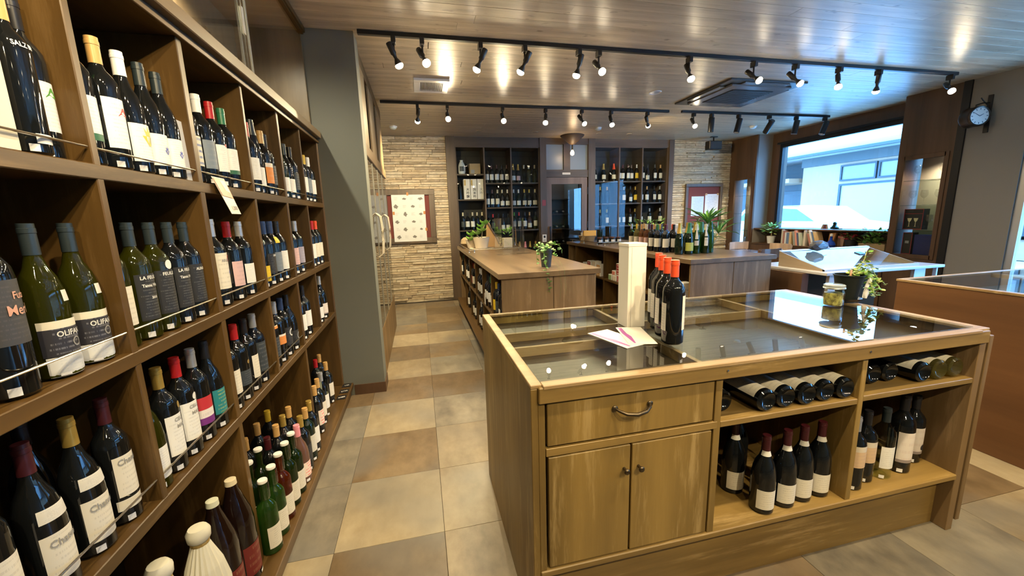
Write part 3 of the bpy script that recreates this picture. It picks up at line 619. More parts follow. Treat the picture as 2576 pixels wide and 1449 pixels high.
BR2 = [(-.690, 2.475, 'dark', 'tan', 'pinkart', 'dark bottle with tan cap and red-flecked label'), (-.700, 2.590, 'dark', 'tan', 'cream', 'dark bottle with tan cap and cream label'), (-.705, 2.700, 'clear', 'silver', 'white', 'pale glass bottle with silver cap'),
       (-.79, 2.55, 'dark', 'navy', 'grey', 'dark bottle behind, navy cap'), (-.79, 2.66, 'dark', 'dred', 'white', 'dark bottle behind, dark red cap'), (-.715, 2.90, 'dark', 'tan', 'cream', 'dark bottle with cream label and tan cap, far'), (-.80, 2.98, 'dark', 'red', 'cream', 'dark bottle with red cap, far'), (-.80, 3.09, 'dark', 'tan', None, 'dark bottle in far corner')]
for x, y, gl, cp, lb, look in BR2: bottle('b', gl, cp, lb, (x, y, ZS[4] + .0004), look + ', bottom row right of left rack', 'wine bottles in the left rack')
for i, (x, y, lb, w) in enumerate([(-.715, 1.335, 'red', 'nearer'), (-.705, 1.440, 'red', 'farther')]):
    bottle('s', 'brown', 'cream' if i else 'pale', lb, (x, y, ZS[4]), 'tall brown sake bottle with dark red label, %s, bottom row of left rack' % w, 'sake bottles', lz=(.03, .15), sticker=10, name='sake_bottle')
def crumple(name, x, y, col, label, h=.40, r=.056):
    t = thing(name, label, 'bottle', (x, y, ZS[4])); m = mat(name + '_paper', col, .7)
    n = 40; prof = [(r, 0), (r * 1.02, .05), (r, .20), (r * .80, .27), (r * .5, .325), (r * .40, .345)]; vs = []; fs = []
    rr = random.Random(int(y * 1000))
    ph = [rr.random() * .12 for _ in range(n)]
    for j, (q, z) in enumerate(prof):
        for i in range(n):
            a = 2 * PI * i / n + .05 * j; k = q * (1 + (.07 if i % 2 else -.03) * (1.2 - j * .1) + ph[i] * .3)
            vs.append((x + k * math.cos(a), y + k * math.sin(a), ZS[4] + z))
    K = len(prof)
    for j in range(K - 1):
        for i in range(n): fs.append((j * n + i, j * n + (i + 1) % n, (j + 1) * n + (i + 1) % n, (j + 1) * n + i))
    part('paper_wrap', MB().add(vs, fs), m, t)
    part('paper_top', MB().lathe([(r * .40, .345), (r * .36, .352), (r * .52, .362), (r * .55, .385), (r * .42, .398), (0, h)], 14, (x, y, ZS[4])), m, t, True)
    part('tie', MB().lathe([(r * .42, .345), (r * .44, .350), (r * .42, .355)], 14, (x, y, ZS[4])), INK['gold'], t)
crumple('paper_wrapped_bottle', -.700, 1.215, (.62, .60, .50), 'bottle wrapped in pleated whitish paper, bottom row of left rack')
crumple('paper_wrapped_bottle', -.735, 1.095, (.13, .16, .18), 'bottle wrapped in blue-grey paper beside the whitish wrapped one')
# loose things on the rack
t = thing('plastic_pouch', 'clear plastic-wrapped narrow packet right of blue flower bottles, top row', 'packet', (-.70, 1.475, 1.521))
part('pouch', MB().prism([(-.715, 1.521), (-.690, 1.521), (-.695, 1.70), (-.72, 1.705)], 'y', 1.462, 1.490), mat('pouch_film', (.62, .63, .66), .15), t)
part('seal', B(-.722, -.716, 1.460, 1.492, 1.700, 1.707), M_WHITE, t)
single('cream_carton', MB().bbox(-.740, -.685, .872, .922, 1.521, 1.735, .002), label_mat('carton_cream', (.72, .66, .52), lines=5), 'tall cream carton at far left of the top row, cut by the frame', 'box')
t = thing('price_flyer', 'small orange and white price flyer hanging from third-bay rail, top row', 'flyer', (XS, 1.60, 1.52))
v0 = [(XS + .004, 1.565, 1.545), (XS + .004, 1.655, 1.545), (XS + .035, 1.675, 1.42), (XS + .035, 1.60, 1.42)]
part('flyer_sheet', MB().add(v0 + [(a - .001, b, c) for a, b, c in v0], [(0, 1, 2, 3), (7, 6, 5, 4), (0, 4, 5, 1), (1, 5, 6, 2), (2, 6, 7, 3), (3, 7, 4, 0)], None), mat('flyer_white', (.72, .62, .55), .4), t)
def _fl(u, t, o): return (XS + .004 + .031 * t + o, 1.565 + .090 * u + t * (.035 - .015 * u), 1.545 - .125 * t + o * .25)
part('orange_print', MB().add([_fl(u, t, .0016) for u, t in ((.04, .02), (.96, .02), (.96, .56), (.04, .50))], [(0, 3, 2, 1)]), mat('flyer_orange', (.62, .20, .10), .4), t)
part('pale_picture', MB().add([_fl(u, t, .0022) for u, t in ((.45, .08), (.85, .06), (.9, .40), (.55, .36))], [(0, 3, 2, 1)]), mat('flyer_peach', (.78, .52, .36), .4), t)
part('price_print', flat_text('1,300', .020, _fl(.55, .84, .002), (0, 1, 0), (-.24, 0, .97), .0004), INK['black'], t)
for k, (y, s) in enumerate([(2.95, '2080'), (3.06, '2136'), (3.17, '148')]):
    t = thing('price_card', 'small black price card lying on rack ledge, %s from the camera' % ['nearest', 'second', 'farthest'][k], 'price tag', (-.64, y, .105), 'price cards on the rack ledge')
    part('card', B(-.675, -.612, y - .035, y + .035, .1055, .1075), M_BLKP, t)
    part('number', flat_text(s, .024, (-.643, y, .1079), (0.95, .3, 0), (-.3, .95, 0), .0005), INK['white'], t)

# ------------------------------------------------------------------ display island (glass-topped, drawer, doors, open cells)
X0, X1, Y0, Y1, ZT = .281, 2.150, 1.034, 1.932, .899
isl = thing('display_island', 'large brown wooden island with glass top, drawer, doors and open wine cells', 'counter', (1.2, 1.48, 0))
part('side_panel', MB().bbox(X0, X0 + .022, Y0, Y1, 0, ZT - .012, .002), M_ISL, isl)
part('side_panel', MB().bbox(X1 - .034, X1, Y0, Y1, 0, ZT - .012, .002), M_CNT, isl)
part('back_panel', MB().bbox(X0 + .022, X1 - .034, Y1 - .02, Y1, 0, ZT - .012, .002), M_ISL, isl)
part('toe_kick', B(X0 + .022, X1 - .034, 1.088, 1.106, 0, .2455), M_ISLX, isl)
part('front_rail', MB().bbox(X0 + .022, X1 - .012, Y0 - .012, Y0 + .012, .842, .893, .003), M_ISLX, isl)
part('frame_rail', MB().bbox(X0 + .045, .925, Y0, Y0 + .02, .664, .690, .0015), M_ISLX, isl)
part('frame_stile', MB().bbox(X0 + .022, X0 + .043, Y0, Y0 + .02, .245, .842, .0015), M_ISL, isl)
part('frame_stile', MB().bbox(.912, .938, Y0 + .001, Y1 - .02, .245, .842, .0015), M_ISL, isl)
part('divider', MB().bbox(1.528, 1.552, Y0 + .001, Y1 - .02, .268, .842, .0015), M_ISL, isl)
part('bottom_board', MB().bbox(X0 + .022, X1 - .034, Y0 - .004, Y1 - .02, .245, .268, .003), M_ISLX, isl)
part('shelf_board', MB().bbox(.938, 1.528, Y0 + .002, Y1 - .02, .664, .686, .002), M_ISLX, isl)
part('shelf_board', MB().bbox(1.552, X1 - .034, Y0 + .002, Y1 - .02, .672, .694, .002), M_ISLX, isl)
dw = part('drawer', MB().bbox(X0 + .050, .906, Y0 + .001, Y0 + .022, .697, .836, .002), M_ISL, isl)
hp = [(.548, Y0 - .004, .792), (.556, Y0 - .018, .789), (.575, Y0 - .030, .782), (.608, Y0 - .034, .778), (.641, Y0 - .030, .782), (.660, Y0 - .018, .789), (.668, Y0 - .004, .792)]
part('drawer_handle', MB().tube(hp, [.004, .0045, .0055, .0065, .0055, .0045, .004], 10).lathe([(0, 0), (.009, .001), (.010, .005), (.006, .008), (0, .009)], 12, (.548, Y0, .792), Matrix.Rotation(PI / 2, 4, 'X')).lathe([(0, 0), (.009, .001), (.010, .005), (.006, .008), (0, .009)], 12, (.668, Y0, .792), Matrix.Rotation(PI / 2, 4, 'X')), M_BRONZE, dw, True)
for a, b_, kx in ((X0 + .052, .607, .585), (.613, .906, .636)):
    d = part('door', MB().bbox(a, b_, Y0 + .001, Y0 + .022, .274, .659, .002), M_ISL, isl)
    part('door_knob', MB().lathe([(0, 0), (.005, 0), (.0045, .012), (.009, .017), (.010, .021), (.007, .025), (0, .026)], 14, (kx, Y0, .58), Matrix.Rotation(PI / 2, 4, 'X')), M_BRONZE, d, True)
part('cabinet_floor', B(X0 + .022, X1 - .034, Y0 + .0125, Y1 - .02, .843, .848), wood('tray_floor_wood', (.035, .022, .012), (.065, .042, .024), 'x', .4), isl)
part('top_frame', MB().bbox(X0, X0 + .035, Y0, Y1, ZT - .012, ZT, .002).bbox(X1 - .06, X1 + .004, Y0, Y1, ZT - .012, ZT, .002).bbox(X0 + .035, X1 - .06, Y0 - .014, Y0 + .022, ZT - .012, ZT, .002).bbox(X0 + .035, X1 - .06, Y1 - .03, Y1, ZT - .012, ZT, .002), M_EDGE, isl)
part('tray_divider', MB().bbox(.875, .893, Y0 + .02, Y1 - .02, .848, .886, .001), M_EDGE, isl)
part('tray_divider', MB().bbox(1.640, 1.658, Y0 + .02, Y1 - .02, .848, .886, .001), M_EDGE, isl)
part('tray_divider', MB().bbox(X0 + .04, .875, 1.405, 1.420, .848, .886, .001), M_EDGE, isl)
part('tray_divider', MB().bbox(X0 + .04, .875, 1.595, 1.610, .848, .886, .001), M_EDGE, isl)
part('tray_divider', MB().bbox(.893, 1.640, 1.595, 1.610, .848, .886, .001), M_EDGE, isl)
part('glass_top', MB().bbox(X0 + .030, X1 - .055, Y0 + .018, Y1 - .025, ZT - .0005, ZT + .0055, .0008), M_TABLEG, isl)
for x, y in ((.94, Y0 - .0125), (1.535, Y0 - .0125)): part('screw', MB().lathe([(0, 0), (.004, 0), (.004, .002), (0, .0025)], 8, (x, y, .872), Matrix.Rotation(PI / 2, 4, 'X')), M_STEEL, isl)
single('side_board', MB().bbox(X1 + .006, X1 + .028, 1.03, 1.90, .045, .868, .002), M_CNT, 'pale narrow board standing against the right end of the display island', 'board')
ZG = ZT + .006
# things under the glass
for i, (x, c) in enumerate(((.340, 'white'), (.392, 'pink'), (.448, 'pink'))):
    w = ['at the left', 'in the middle', 'at the right'][i]
    t = thing('price_ticket', 'small %s price ticket under the island glass, %s of three' % ('white' if i == 0 else 'red and white', w), 'price tag', (x, 1.062, .8485), 'tickets under the island glass')
    part('ticket', B(x - .022, x + .022, 1.058, 1.095, .8485, .850), M_WHITE, t)
    if i: part('red_strip', B(x - .022, x + .022, 1.085, 1.095, .8502, .8507), INK['red'], t)
# on the glass
for i, (x, y) in enumerate([(.885, 1.240), (.913, 1.326), (.948, 1.412), (.990, 1.500)]):
    bottle('b', 'dark', 'orange', 'cream', (x, y, ZG), 'dark bottle with orange-red capsule on the island glass, %s of four' % ['nearest', 'second nearest', 'third nearest', 'farthest'][i], 'red-capped bottles on the island', rz=math.radians(-22), lz=(.055, .178), arc=105, sticker=False, scale=1.02,
           extra=[('offw', .05, .15, 60, 150 + 40)])
bx = thing('white_carton', 'tall narrow white gift carton standing on the island glass', 'box', (.867, 1.503, ZG))
part('carton_body', MB().bbox(.826, .908, 1.462, 1.545, ZG, ZG + .350, .0012), mat('carton_white', (.86, .83, .74), .55), bx)
part('carton_lid', MB().bbox(.8245, .9095, 1.4605, 1.5465, ZG + .342, ZG + .355, .001), mat('carton_white', (.86, .83, .74), .55), bx)
part('seam', MB().box(.8405, .8412, 1.4612, 1.4619, ZG, ZG + .34), INK['grey'], bx)
m_bro = mat('brochure_paper', (.78, .74, .68), .4); m_pur = mat('brochure_purple', (.33, .06, .33), .4)
for i, (cx_, cy_, an) in enumerate(((.715, 1.345, 15), (.800, 1.352, -15))):
    t = thing('brochure', 'cream brochure with purple ship drawing on the island glass, %s' % ('left and lower' if i == 0 else 'right and upper'), 'leaflet', (cx_, cy_, ZG + .002 * i), 'brochures on the island', rz=math.radians(an + 90))
    z0 = .001
    part('paper', MB().bbox(-.11, .11, -.052, .052, z0 - .0008, z0 + .0015, .0003), m_bro, t)
    part('purple_bar', MB().prism([(-.10, .030), (.02, .045), (.10, .045), (.10, .030), (.02, .028), (-.02, .020), (-.10, .024)], 'z', z0 + .0016, z0 + .0021), m_pur, t)
# preserved-lemon jar
jar = thing('glass_jar', 'clip-lid glass jar of green preserve on the island glass', 'jar', (1.957, 1.495, ZG))
jc = (1.957, 1.495, ZG)
part('jar_glass', MB().lathe([(0, .002), (.038, 0), (.043, .006), (.043, .070), (.039, .080), (.039, .088)], 24, jc), M_GLASS, jar, True)
part('preserve', MB().lathe([(0, .006), (.037, .006), (.0385, .03), (.038, .066), (0, .070)], 20, jc), mat('preserve_green', (.22, .20, .04), .5), jar, True)
_pg = _mats['preserve_green']; L(_pg, ramp(_pg, noise(_pg, coords(_pg), 42, 3), [(.38, (.06, .05, .015)), (.62, (.40, .38, .10))]), _pg.node_tree.nodes['Principled BSDF'].inputs['Base Color'])
part('jar_lid', MB().lathe([(.040, .086), (.045, .088), (.045, .094), (.043, .096), (.044, .104), (.038, .108), (0, .107)], 24, jc), mat('lid_glass', (.45, .52, .56), .12, .35), jar, True)
part('wire_clip', MB().tube([(jc[0] + .045 * math.cos(a), jc[1] + .045 * math.sin(a), ZG + .0905) for a in [2 * PI * i / 20 for i in range(21)]], .0015, 5), M_STEEL, jar, True)
def leafmesh(w, l, droop=.2, m=M_LEAFY, name='leaf'):
    return MB().add([(0, 0, 0), (l * .35, w * .5, -droop * l * .05), (l * .75, w * .38, -droop * l * .3), (l, 0, -droop * l * .6), (l * .75, -w * .38, -droop * l * .3), (l * .35, -w * .5, -droop * l * .05), (l * .45, 0, l * .06)],
                    [(0, 6, 1), (1, 6, 2), (2, 6, 3), (3, 6, 4), (4, 6, 5), (5, 6, 0)]).mesh(name, m)
def place(name, me, parent, loc, d, roll=0, s=1):
    """put a leaf at a world place pointing along d"""
    off = ROOT[parent.name]; o = link(name, me, parent); o.location = Vector(loc) - Vector(off)
    q = Vector(d).to_track_quat('X', 'Z'); o.rotation_mode = 'QUATERNION'; from mathutils import Quaternion
    o.rotation_quaternion = q @ Quaternion((1, 0, 0), roll); o.scale = (s,) * 3; return o
pc = (2.135, 1.565, ZG)
ivy = thing('trailing_ivy_pot', 'black pot of trailing yellow-green ivy on the island glass', 'plant', pc)
part('saucer', MB().lathe([(0, 0), (.050, 0), (.062, .012), (.064, .016), (.060, .015), (.048, .006), (0, .006)], 24, pc), M_BLKP, ivy, True)
part('pot', MB().lathe([(0, .008), (.044, .008), (.062, .128), (.066, .130), (.066, .136), (.060, .136), (.058, .118), (0, .118)], 24, pc), mat('pot_black', (.006, .009, .008), .55, spec=.25), ivy, True)
part('soil', MB().lathe([(.057, .119), (.03, .124), (0, .126)], 16, pc), M_SOIL, ivy)
part('plant_tag', B(pc[0] - .035, pc[0] - .022, pc[1] - .03, pc[1] - .028, ZG + .11, ZG + .165), mat('tag_terracotta', (.6, .35, .22), .5), ivy)
rv = random.Random(4); lf = [leafmesh(.021, .024), leafmesh(.018, .022, m=M_LEAF)]
vines = [[(0, 0, .12), (.03, -.01, .17), (.07, -.01, .20), (.10, .0, .255)], [(0, 0, .12), (.05, -.02, .16), (.10, -.02, .12), (.125, -.03, .05), (.13, -.03, .015)], [(.02, .01, .12), (.07, .02, .16), (.12, .0, .14), (.15, -.01, .06), (.17, -.02, .02)],
         [(.0, .0, .12), (.05, -.03, .15), (.08, -.05, .10), (.10, -.06, .03)], [(0, 0, .12), (.02, -.03, .15), (.05, -.04, .14), (.09, -.03, .15), (.13, -.03, .10), (.16, -.05, .05)], [(0, 0, .12), (.05, .03, .16), (.10, .04, .13), (.13, .04, .07)], [(.0, 0, .12), (.06, -.01, .18), (.11, -.02, .17), (.15, -.03, .11), (.19, -.04, .08)], [(-.02, -.02, .12), (.01, -.04, .15), (.04, -.05, .15)]]
for vi in vines:
    pts = [Vector(pc) + Vector(p) for p in vi]; part('stem', MB().tube(pts, .0014, 5), M_LEAFY, ivy)
    for i in range(len(pts) - 1):
        for k in range(8):
            p = pts[i].lerp(pts[i + 1], k / 8 + rv.random() * .1) + Vector((rv.uniform(-.012, .012), rv.uniform(-.012, .012), rv.uniform(-.01, .01))); d = (rv.uniform(-1, 1), rv.uniform(-1, 1), rv.uniform(-.5, .3))
            place('leaf', rv.choice(lf), ivy, p, d, rv.uniform(-.6, .6), rv.uniform(.7, 1.25))
dr_ = thing('white_driftwood', 'bleached white twisted twig leaning behind the ivy pot', 'twig', (2.22, 1.53, ZG))
part('twig', MB().tube([(2.214, 1.535, ZG + .012), (2.217, 1.533, ZG + .04), (2.212, 1.53, ZG + .07), (2.226, 1.53, ZG + .10), (2.222, 1.53, ZG + .15)], [.010, .012, .008, .010, .004], 8), mat('bleached_wood', (.78, .78, .78), .7), dr_, True)
# bottles lying on the upper shelves, ends toward the aisle
def lying(x, z, gl, lb, label, y=Y0 + .05, yaw=0, cap='black', lz=(.020, .165), tilt=0, kind='b', spec=None, sc=1.06):
    # bottle axis points into the shelf (+y); label turned up
    R = Matrix.Rotation(math.radians(yaw), 4, 'Z') @ Matrix.Rotation(-PI / 2 + tilt, 4, 'X') @ Matrix.Rotation(-PI / 2, 4, 'Z')
    e = R.to_euler()
    bottle(kind, gl, cap, lb, (x, y, z), label, 'bottles lying in the island shelves', lying=e, lz=lz, arc=150, sticker=False, spec=spec, scale=sc)
zl = .686 + .0415; o5 = ['leftmost', 'second', 'third', 'fourth', 'rightmost']
lying(.985, zl, 'dark', 'offw', 'bottle lying behind the island post, apart from the row of five, left shelf', yaw=-3)
for i, x in enumerate((1.135, 1.222, 1.309, 1.396, 1.483)):
    lying(x, zl, 'dark', 'cream', '%s of five dark bottles lying in a row, left island shelf, cream labels up' % o5[i], y=Y0 + .012 + .004 * (i % 2))
for i, x in enumerate((1.09, 1.178, 1.265, 1.352, 1.44)):
    bottle('b', 'dark', 'black', None, (x, Y0 + .40, .686 + .0415), 'dark bottle lying at the back of left island shelf, %s of five' % o5[i], 'bottles lying in the island shelves', lying=Matrix.Rotation(-PI / 2, 4, 'X').to_euler(), sticker=False, scale=1.0)
zr = .694 + .0415; dat = [(1.60, 'dark', None, 'leftmost'), (1.688, 'dark', None, 'second'), (1.775, 'dark', None, 'third'), (1.885, 'dark', 'offw', 'fourth'), (1.972, 'pale', 'cream', 'fifth'), (2.058, 'pale', 'cream', 'rightmost')]
for i, (x, gl, lb, w) in enumerate(dat):
    lying(x, zr, gl, lb, '%s of six bottles lying in the right island shelf, %s' % (w, 'pale gold glass' if gl == 'pale' else ('pink-lettered label up' if lb else 'dark glass')), y=Y0 + .015 + (.05 if i < 3 else .01), spec=None)
# standing bottles in the island
for i, (x, y) in enumerate([(1.188, 1.085), (1.290, 1.092), (1.378, 1.100), (1.468, 1.105), (1.165, 1.205)]):
    bottle('g', 'dark', 'dred', 'cream', (x, y, .2685), 'dark slope-shouldered bottle with white neck band in lower left island cell, %s' % ['front left', 'second from left', 'third from left', 'front right', 'behind left'][i], 'slope-shouldered bottles in the island', rz=math.radians(-98), lz=(.022, .098), sticker=False, extra=[('offw', .224, .243, 170, 0)], capz=.243)
bottle('g', 'dark', 'dred', None, (1.27, 1.30, .2685), 'dark slope-shouldered bottle at the back of lower left island cell', 'slope-shouldered bottles in the island', rz=math.radians(-98), sticker=False)
IB = [(1.632, 1.098, 'b', 'dark', 'silver', 'map', 'dark bottle with tan map label and grey capsule, leftmost', dict(lz=(.10, .19))), (1.722, 1.122, 'b', 'dark', 'black', 'map', 'dark bottle with tan map label, second from left', dict(lz=(.09, .18))),
      (1.815, 1.118, 'b', 'clear', 'slate', 'white2', 'clear glass white-wine bottle with white label', dict(lz=(.05, .145), arc=110)), (1.93, 1.130, 'b', 'dark', 'black', 'art', 'large dark bottle with pale drawn label', dict(scale=1.12, lz=(.045, .165))),
      (2.055, 1.165, 'b', 'dark', 'black', 'art', 'dark bottle with pale label and dark medallion, rightmost', dict(lz=(.045, .165), spec=[('p', 'disc', .014, .075, 'black', 22)])), (1.75, 1.26, 'b', 'olive', 'gold', 'cream', 'olive bottle standing behind the clear one', {}), (1.62, 1.24, 'b', 'dark', 'slate', None, 'dark bottle behind the leftmost map label', {}), (1.87, 1.28, 'b', 'dark', 'dred', 'cream', 'dark bottle with dark red cap in second rank', {})]
for x, y, kd, gl, cp, lb, look, op in IB: bottle(kd, gl, cp, lb, (x, y, .2685), look + ', lower right island cell', 'bottles in the lower right island cell', rz=math.radians(-95), **op)

# ------------------------------------------------------------------ glass-topped counter at far right
c2 = thing('glass_counter', 'large red-brown counter with framed glass top at the right edge', 'counter', (3.6, .9, 0))
part('side_panel', MB().bbox(3.0, 3.02, -.2, 1.90, 0, .90, .002), M_CAB2, c2); part('back_panel', MB().bbox(3.02, 4.9, 1.88, 1.90, 0, .90, .002), M_CAB2, c2)
part('side_panel', MB().bbox(4.9, 4.92, -.2, 1.90, 0, .90, .002), M_CAB2, c2); part('front_panel', MB().bbox(3.02, 4.9, -.2, -.18, 0, .90, .002), M_CAB2, c2)
part('tray_floor', B(3.02, 4.9, -.18, 1.88, .80, .812), M_GREY, c2)
part('top_frame', MB().bbox(2.995, 3.03, -.205, 1.905, .90, .915, .002).bbox(4.89, 4.925, -.205, 1.905, .90, .915, .002).bbox(3.03, 4.89, 1.87, 1.905, .90, .915, .002).bbox(3.03, 4.89, -.205, -.17, .90, .915, .002).box(3.8, 3.82, -.17, 1.87, .88, .905).box(3.03, 4.89, 1.30, 1.32, .88, .905), M_EDGE, c2)
part('glass_top', B(3.03, 4.89, -.17, 1.87, .908, .914), M_TABLEG, c2)

# ------------------------------------------------------------------ middle counter with plants and acrylic screen
def counter(name, label, x0, x1, y0, y1, top, ys, mats, seam=None):
    t = thing(name, label, 'counter', ((x0 + x1) / 2, (y0 + y1) / 2, 0))
    part('counter_top', MB().bbox(x0 - .03, x1 + .03, y0 - .03, y1, top - .045, top, .003), M_CNTT, t)
    sx = seam
    part('end_panel', MB().bbox(x0, sx - .002, y0, y0 + .02, .06, top - .045, .002), M_CNT, t); part('end_panel', MB().bbox(sx + .002, x1, y0, y0 + .02, .06, top - .045, .002), M_CNT, t)
    part('end_panel', MB().bbox(x0, x1, y1 - .03, y1 - .01, .06, top - .045, .002), M_CNT, t)
    part('center_panel', B((x0 + x1) / 2 - .01, (x0 + x1) / 2 + .01, y0 + .02, y1 - .03, .12, top - .045), M_RACKV, t)
    part('side_panel', B(x1 - .02, x1, y0 + .02, y1 - .03, .12, top - .045), M_CNT, t)
    for z in (.50,): part('shelf_board', MB().bbox(x0, x1 - .02, y0 + .02, y1 - .03, z - .012, z + .012, .002), M_RACK, t)
    part('base_ledge', MB().bbox(x0 - .07, x1, y0 + .0, y1, .09, .12, .003).box(x0 - .03, x1, y0 + .01, y1, 0, .09), M_RACK, t)
    for y in ys: part('divider', MB().bbox(x0 + .002, x1 - .02, y - .012, y + .012, .12, top - .045, .002), M_RACKV, t)
    return t
mc = counter('wine_counter', 'brown wooden counter with wine cubbies and plants on top, beyond the island', .60, 1.40, 3.0, 6.35, .95, (3.5, 4.02, 4.55, 5.1, 5.7), None, 1.03)
rm = random.Random(9)
MC = [(3.42, 3, .64, 'b', 'dark', 'black', 'cream'), (3.34, 3, .645, 'b', 'blue', 'navy', 'slate'), (3.22, 3, .65, 'b', 'dark', 'black', None), (3.12, 3, .65, 'b', 'blue', 'navy', None),
      (3.94, 3, .65, 'b', 'dark', 'black', 'white'), (3.85, 3, .65, 'b', 'dark', 'slate', 'white'), (3.76, 3, .65, 'b', 'blue', 'green', 'white'), (3.60, 3, .65, 'b', 'dark', 'red', 'cream'), (4.46, 3, .65, 'b', 'dark', 'white', 'white'), (4.36, 3, .65, 'b', 'dark', 'white', 'cream'), (4.24, 3, .65, 'b', 'dark', 'black', 'white'),
      (5.02, 3, .65, 'b', 'dark', 'red', 'red'), (4.92, 3, .65, 'b', 'dark', 'tan', 'cream'), (5.6, 3, .65, 'b', 'dark', 'black', 'white'), (5.45, 3, .65, 'b', 'dark', 'white', 'white'), (6.2, 3, .65, 'b', 'dark', 'green', 'white'),
      (3.44, 1, .65, 'b', 'dark', 'black', 'white'), (3.34, 1, .65, 'b', 'dark', 'white', 'white'), (3.94, 1, .65, 'b', 'dark', 'black', 'white'), (3.84, 1, .65, 'b', 'dark', 'black', 'cream'), (3.72, 1, .65, 'b', 'dark', 'white', 'white'), (4.46, 1, .65, 'b', 'dark', 'white', 'white'), (4.35, 1, .65, 'b', 'dark', 'black', 'white'), (4.22, 1, .65, 'b', 'dark', 'dred', 'cream'), (5.0, 1, .65, 'b', 'dark', 'black', 'white'), (4.85, 1, .65, 'b', 'dark', 'tan', 'white'), (5.55, 1, .65, 'b', 'dark', 'silver', 'white')]
MC[0] = (3.42, 3, .64, 'b', 'dark', 'yellow', 'yellow')
cnt_ = {}
for y, r, x, kd, gl, cp, lb in MC:
    cell = sum(1 for q in (3.5, 4.02, 4.55, 5.1, 5.7) if y > q); k = (r, cell); cnt_[k] = cnt_.get(k, 0) + 1
    o_ = ['farthest', 'next nearer', 'third from the far side', 'nearest'][cnt_[k] - 1]
    bottle(kd, gl, cp, lb, (x, y, .5125 if r == 3 else .1205), '%s bottle in the %s cubby, %s shelf of the middle counter' % (o_, ['first', 'second', 'third', 'fourth', 'fifth', 'sixth'][cell], 'upper' if r == 3 else 'lower'), 'bottles in the middle counter', rz=PI + rm.uniform(-.2, .2))
for i, (y, z) in enumerate([(3.13, .5125), (3.88, .5125)]):
    t = thing('pamphlet_box', 'small wooden tray with white card, %s cubby of the middle counter' % ['first', 'second'][i], 'box', (.60, y, z)); part('tray', MB().box(.602, .612, y - .06, y + .06, z, z + .07).box(.602, .64, y - .06, y - .054, z, z + .07), M_RACK, t); part('card', B(.597, .601, y - .03, y + .02, z + .01, z + .12), M_WHITE, t)
ZM = .9505
# plants on the middle counter
def bush(t, c, n, r, h, lw, ll, ms, seed, spread=1.0, up=.5):
    q = random.Random(seed); mb = [MB(), MB()]
    for i in range(n):
        a = q.random() * 2 * PI; rr = r * math.sqrt(q.random()) * spread; z = h * q.random(); p = Vector((c[0] + rr * math.cos(a), c[1] + rr * math.sin(a), c[2] + z))
        d = Vector((math.cos(a) + q.uniform(-.5, .5), math.sin(a) + q.uniform(-.5, .5), up + q.uniform(-.5, .5))).normalized(); s = Vector((-d.y, d.x, q.uniform(-.3, .3))).normalized(); k = q.uniform(.7, 1.2)
        mb[i % 2].add([p, p + d * ll * k * .5 + s * lw * .5 * k, p + d * ll * k, p + d * ll * k * .5 - s * lw * .5 * k], [(0, 1, 2, 3)])
    for m_, b in zip(ms, mb): part('foliage', b, m_, t, kind='stuff')
wp = mat('white_woven_pot', (.62, .54, .42), .7)
succ = thing('succulent_pot', 'pale woven pot with rosettes of a jade-green succulent on the middle counter', 'plant', (.84, 5.55, ZM))
part('saucer', MB().lathe([(0, 0), (.14, 0), (.18, .012), (.17, .014), (.12, .006), (0, .006)], 24, (.84, 5.55, ZM)), wp, succ, True)
part('pot', MB().lathe([(0, .012), (.085, .012), (.115, .15), (.120, .165), (.108, .165), (.10, .14), (0, .14)], 24, (.84, 5.55, ZM)), wp, succ, True)
part('pot', MB().lathe([(0, .012), (.075, .012), (.105, .13), (.098, .13), (0, .11)], 24, (.74, 5.72, ZM)), wp, succ, True)
lm = leafmesh(.075, .105, -.5, M_LEAF); rs = random.Random(2)
for (rx, ry, rz_) in ((.84, 5.50, .24), (.90, 5.56, .34), (.78, 5.52, .20), (.72, 5.7, .18), (.86, 5.6, .29), (.70, 5.62, .12)):
    for k in range(12):
        a = k * 2.4; d = (math.cos(a), math.sin(a), .35 + .12 * (k % 3)); place('leaf', lm, succ, (rx, ry, ZM + rz_), d, 0, 1.0 - .05 * k)
part('stem', MB().tube([(.84, 5.55, ZM + .12), (.86, 5.56, ZM + .24), (.9, 5.56, ZM + .34)], .008).tube([(.84, 5.55, ZM + .12), (.78, 5.53, ZM + .2)], .008).tube([(.74, 5.72, ZM + .1), (.72, 5.7, ZM + .18)], .007), mat('stem_brown', (.3, .24, .12), .7), succ)
rock = thing('ceramic_bowl', 'tan ceramic bowl at the far left corner of the middle counter', 'bowl', (.70, 5.98, ZM))
part('bowl', MB().lathe([(0, .0), (.06, .0), (.11, .06), (.10, .12), (.06, .15), (0, .155)], 20, (.70, 5.98, ZM)), mat('tan_ceramic', (.42, .32, .19), .5), rock, True)
ms_ = thing('moss_pot', 'small square whitish pot with mossy green plant behind the acrylic screen', 'plant', (1.18, 5.40, ZM))
part('pot', MB().prism([(1.12, 5.34), (1.24, 5.34), (1.24, 5.46), (1.12, 5.46)], 'z', ZM + .02, ZM + .15), wp, ms_)
bush(ms_, (1.18, 5.40, ZM + .04), 260, .10, .11, .012, .016, (M_LEAFY, M_LEAF), 5, 1.1, 0)
bush(ms_, (1.19, 5.40, ZM + .16), 26, .05, .12, .03, .06, (M_LEAF, M_LEAF), 6, 1, .8)
bg = thing('brown_gift_bag', 'tan and dark wooden easel board leaning behind the plants', 'board', (1.05, 5.9, ZM))
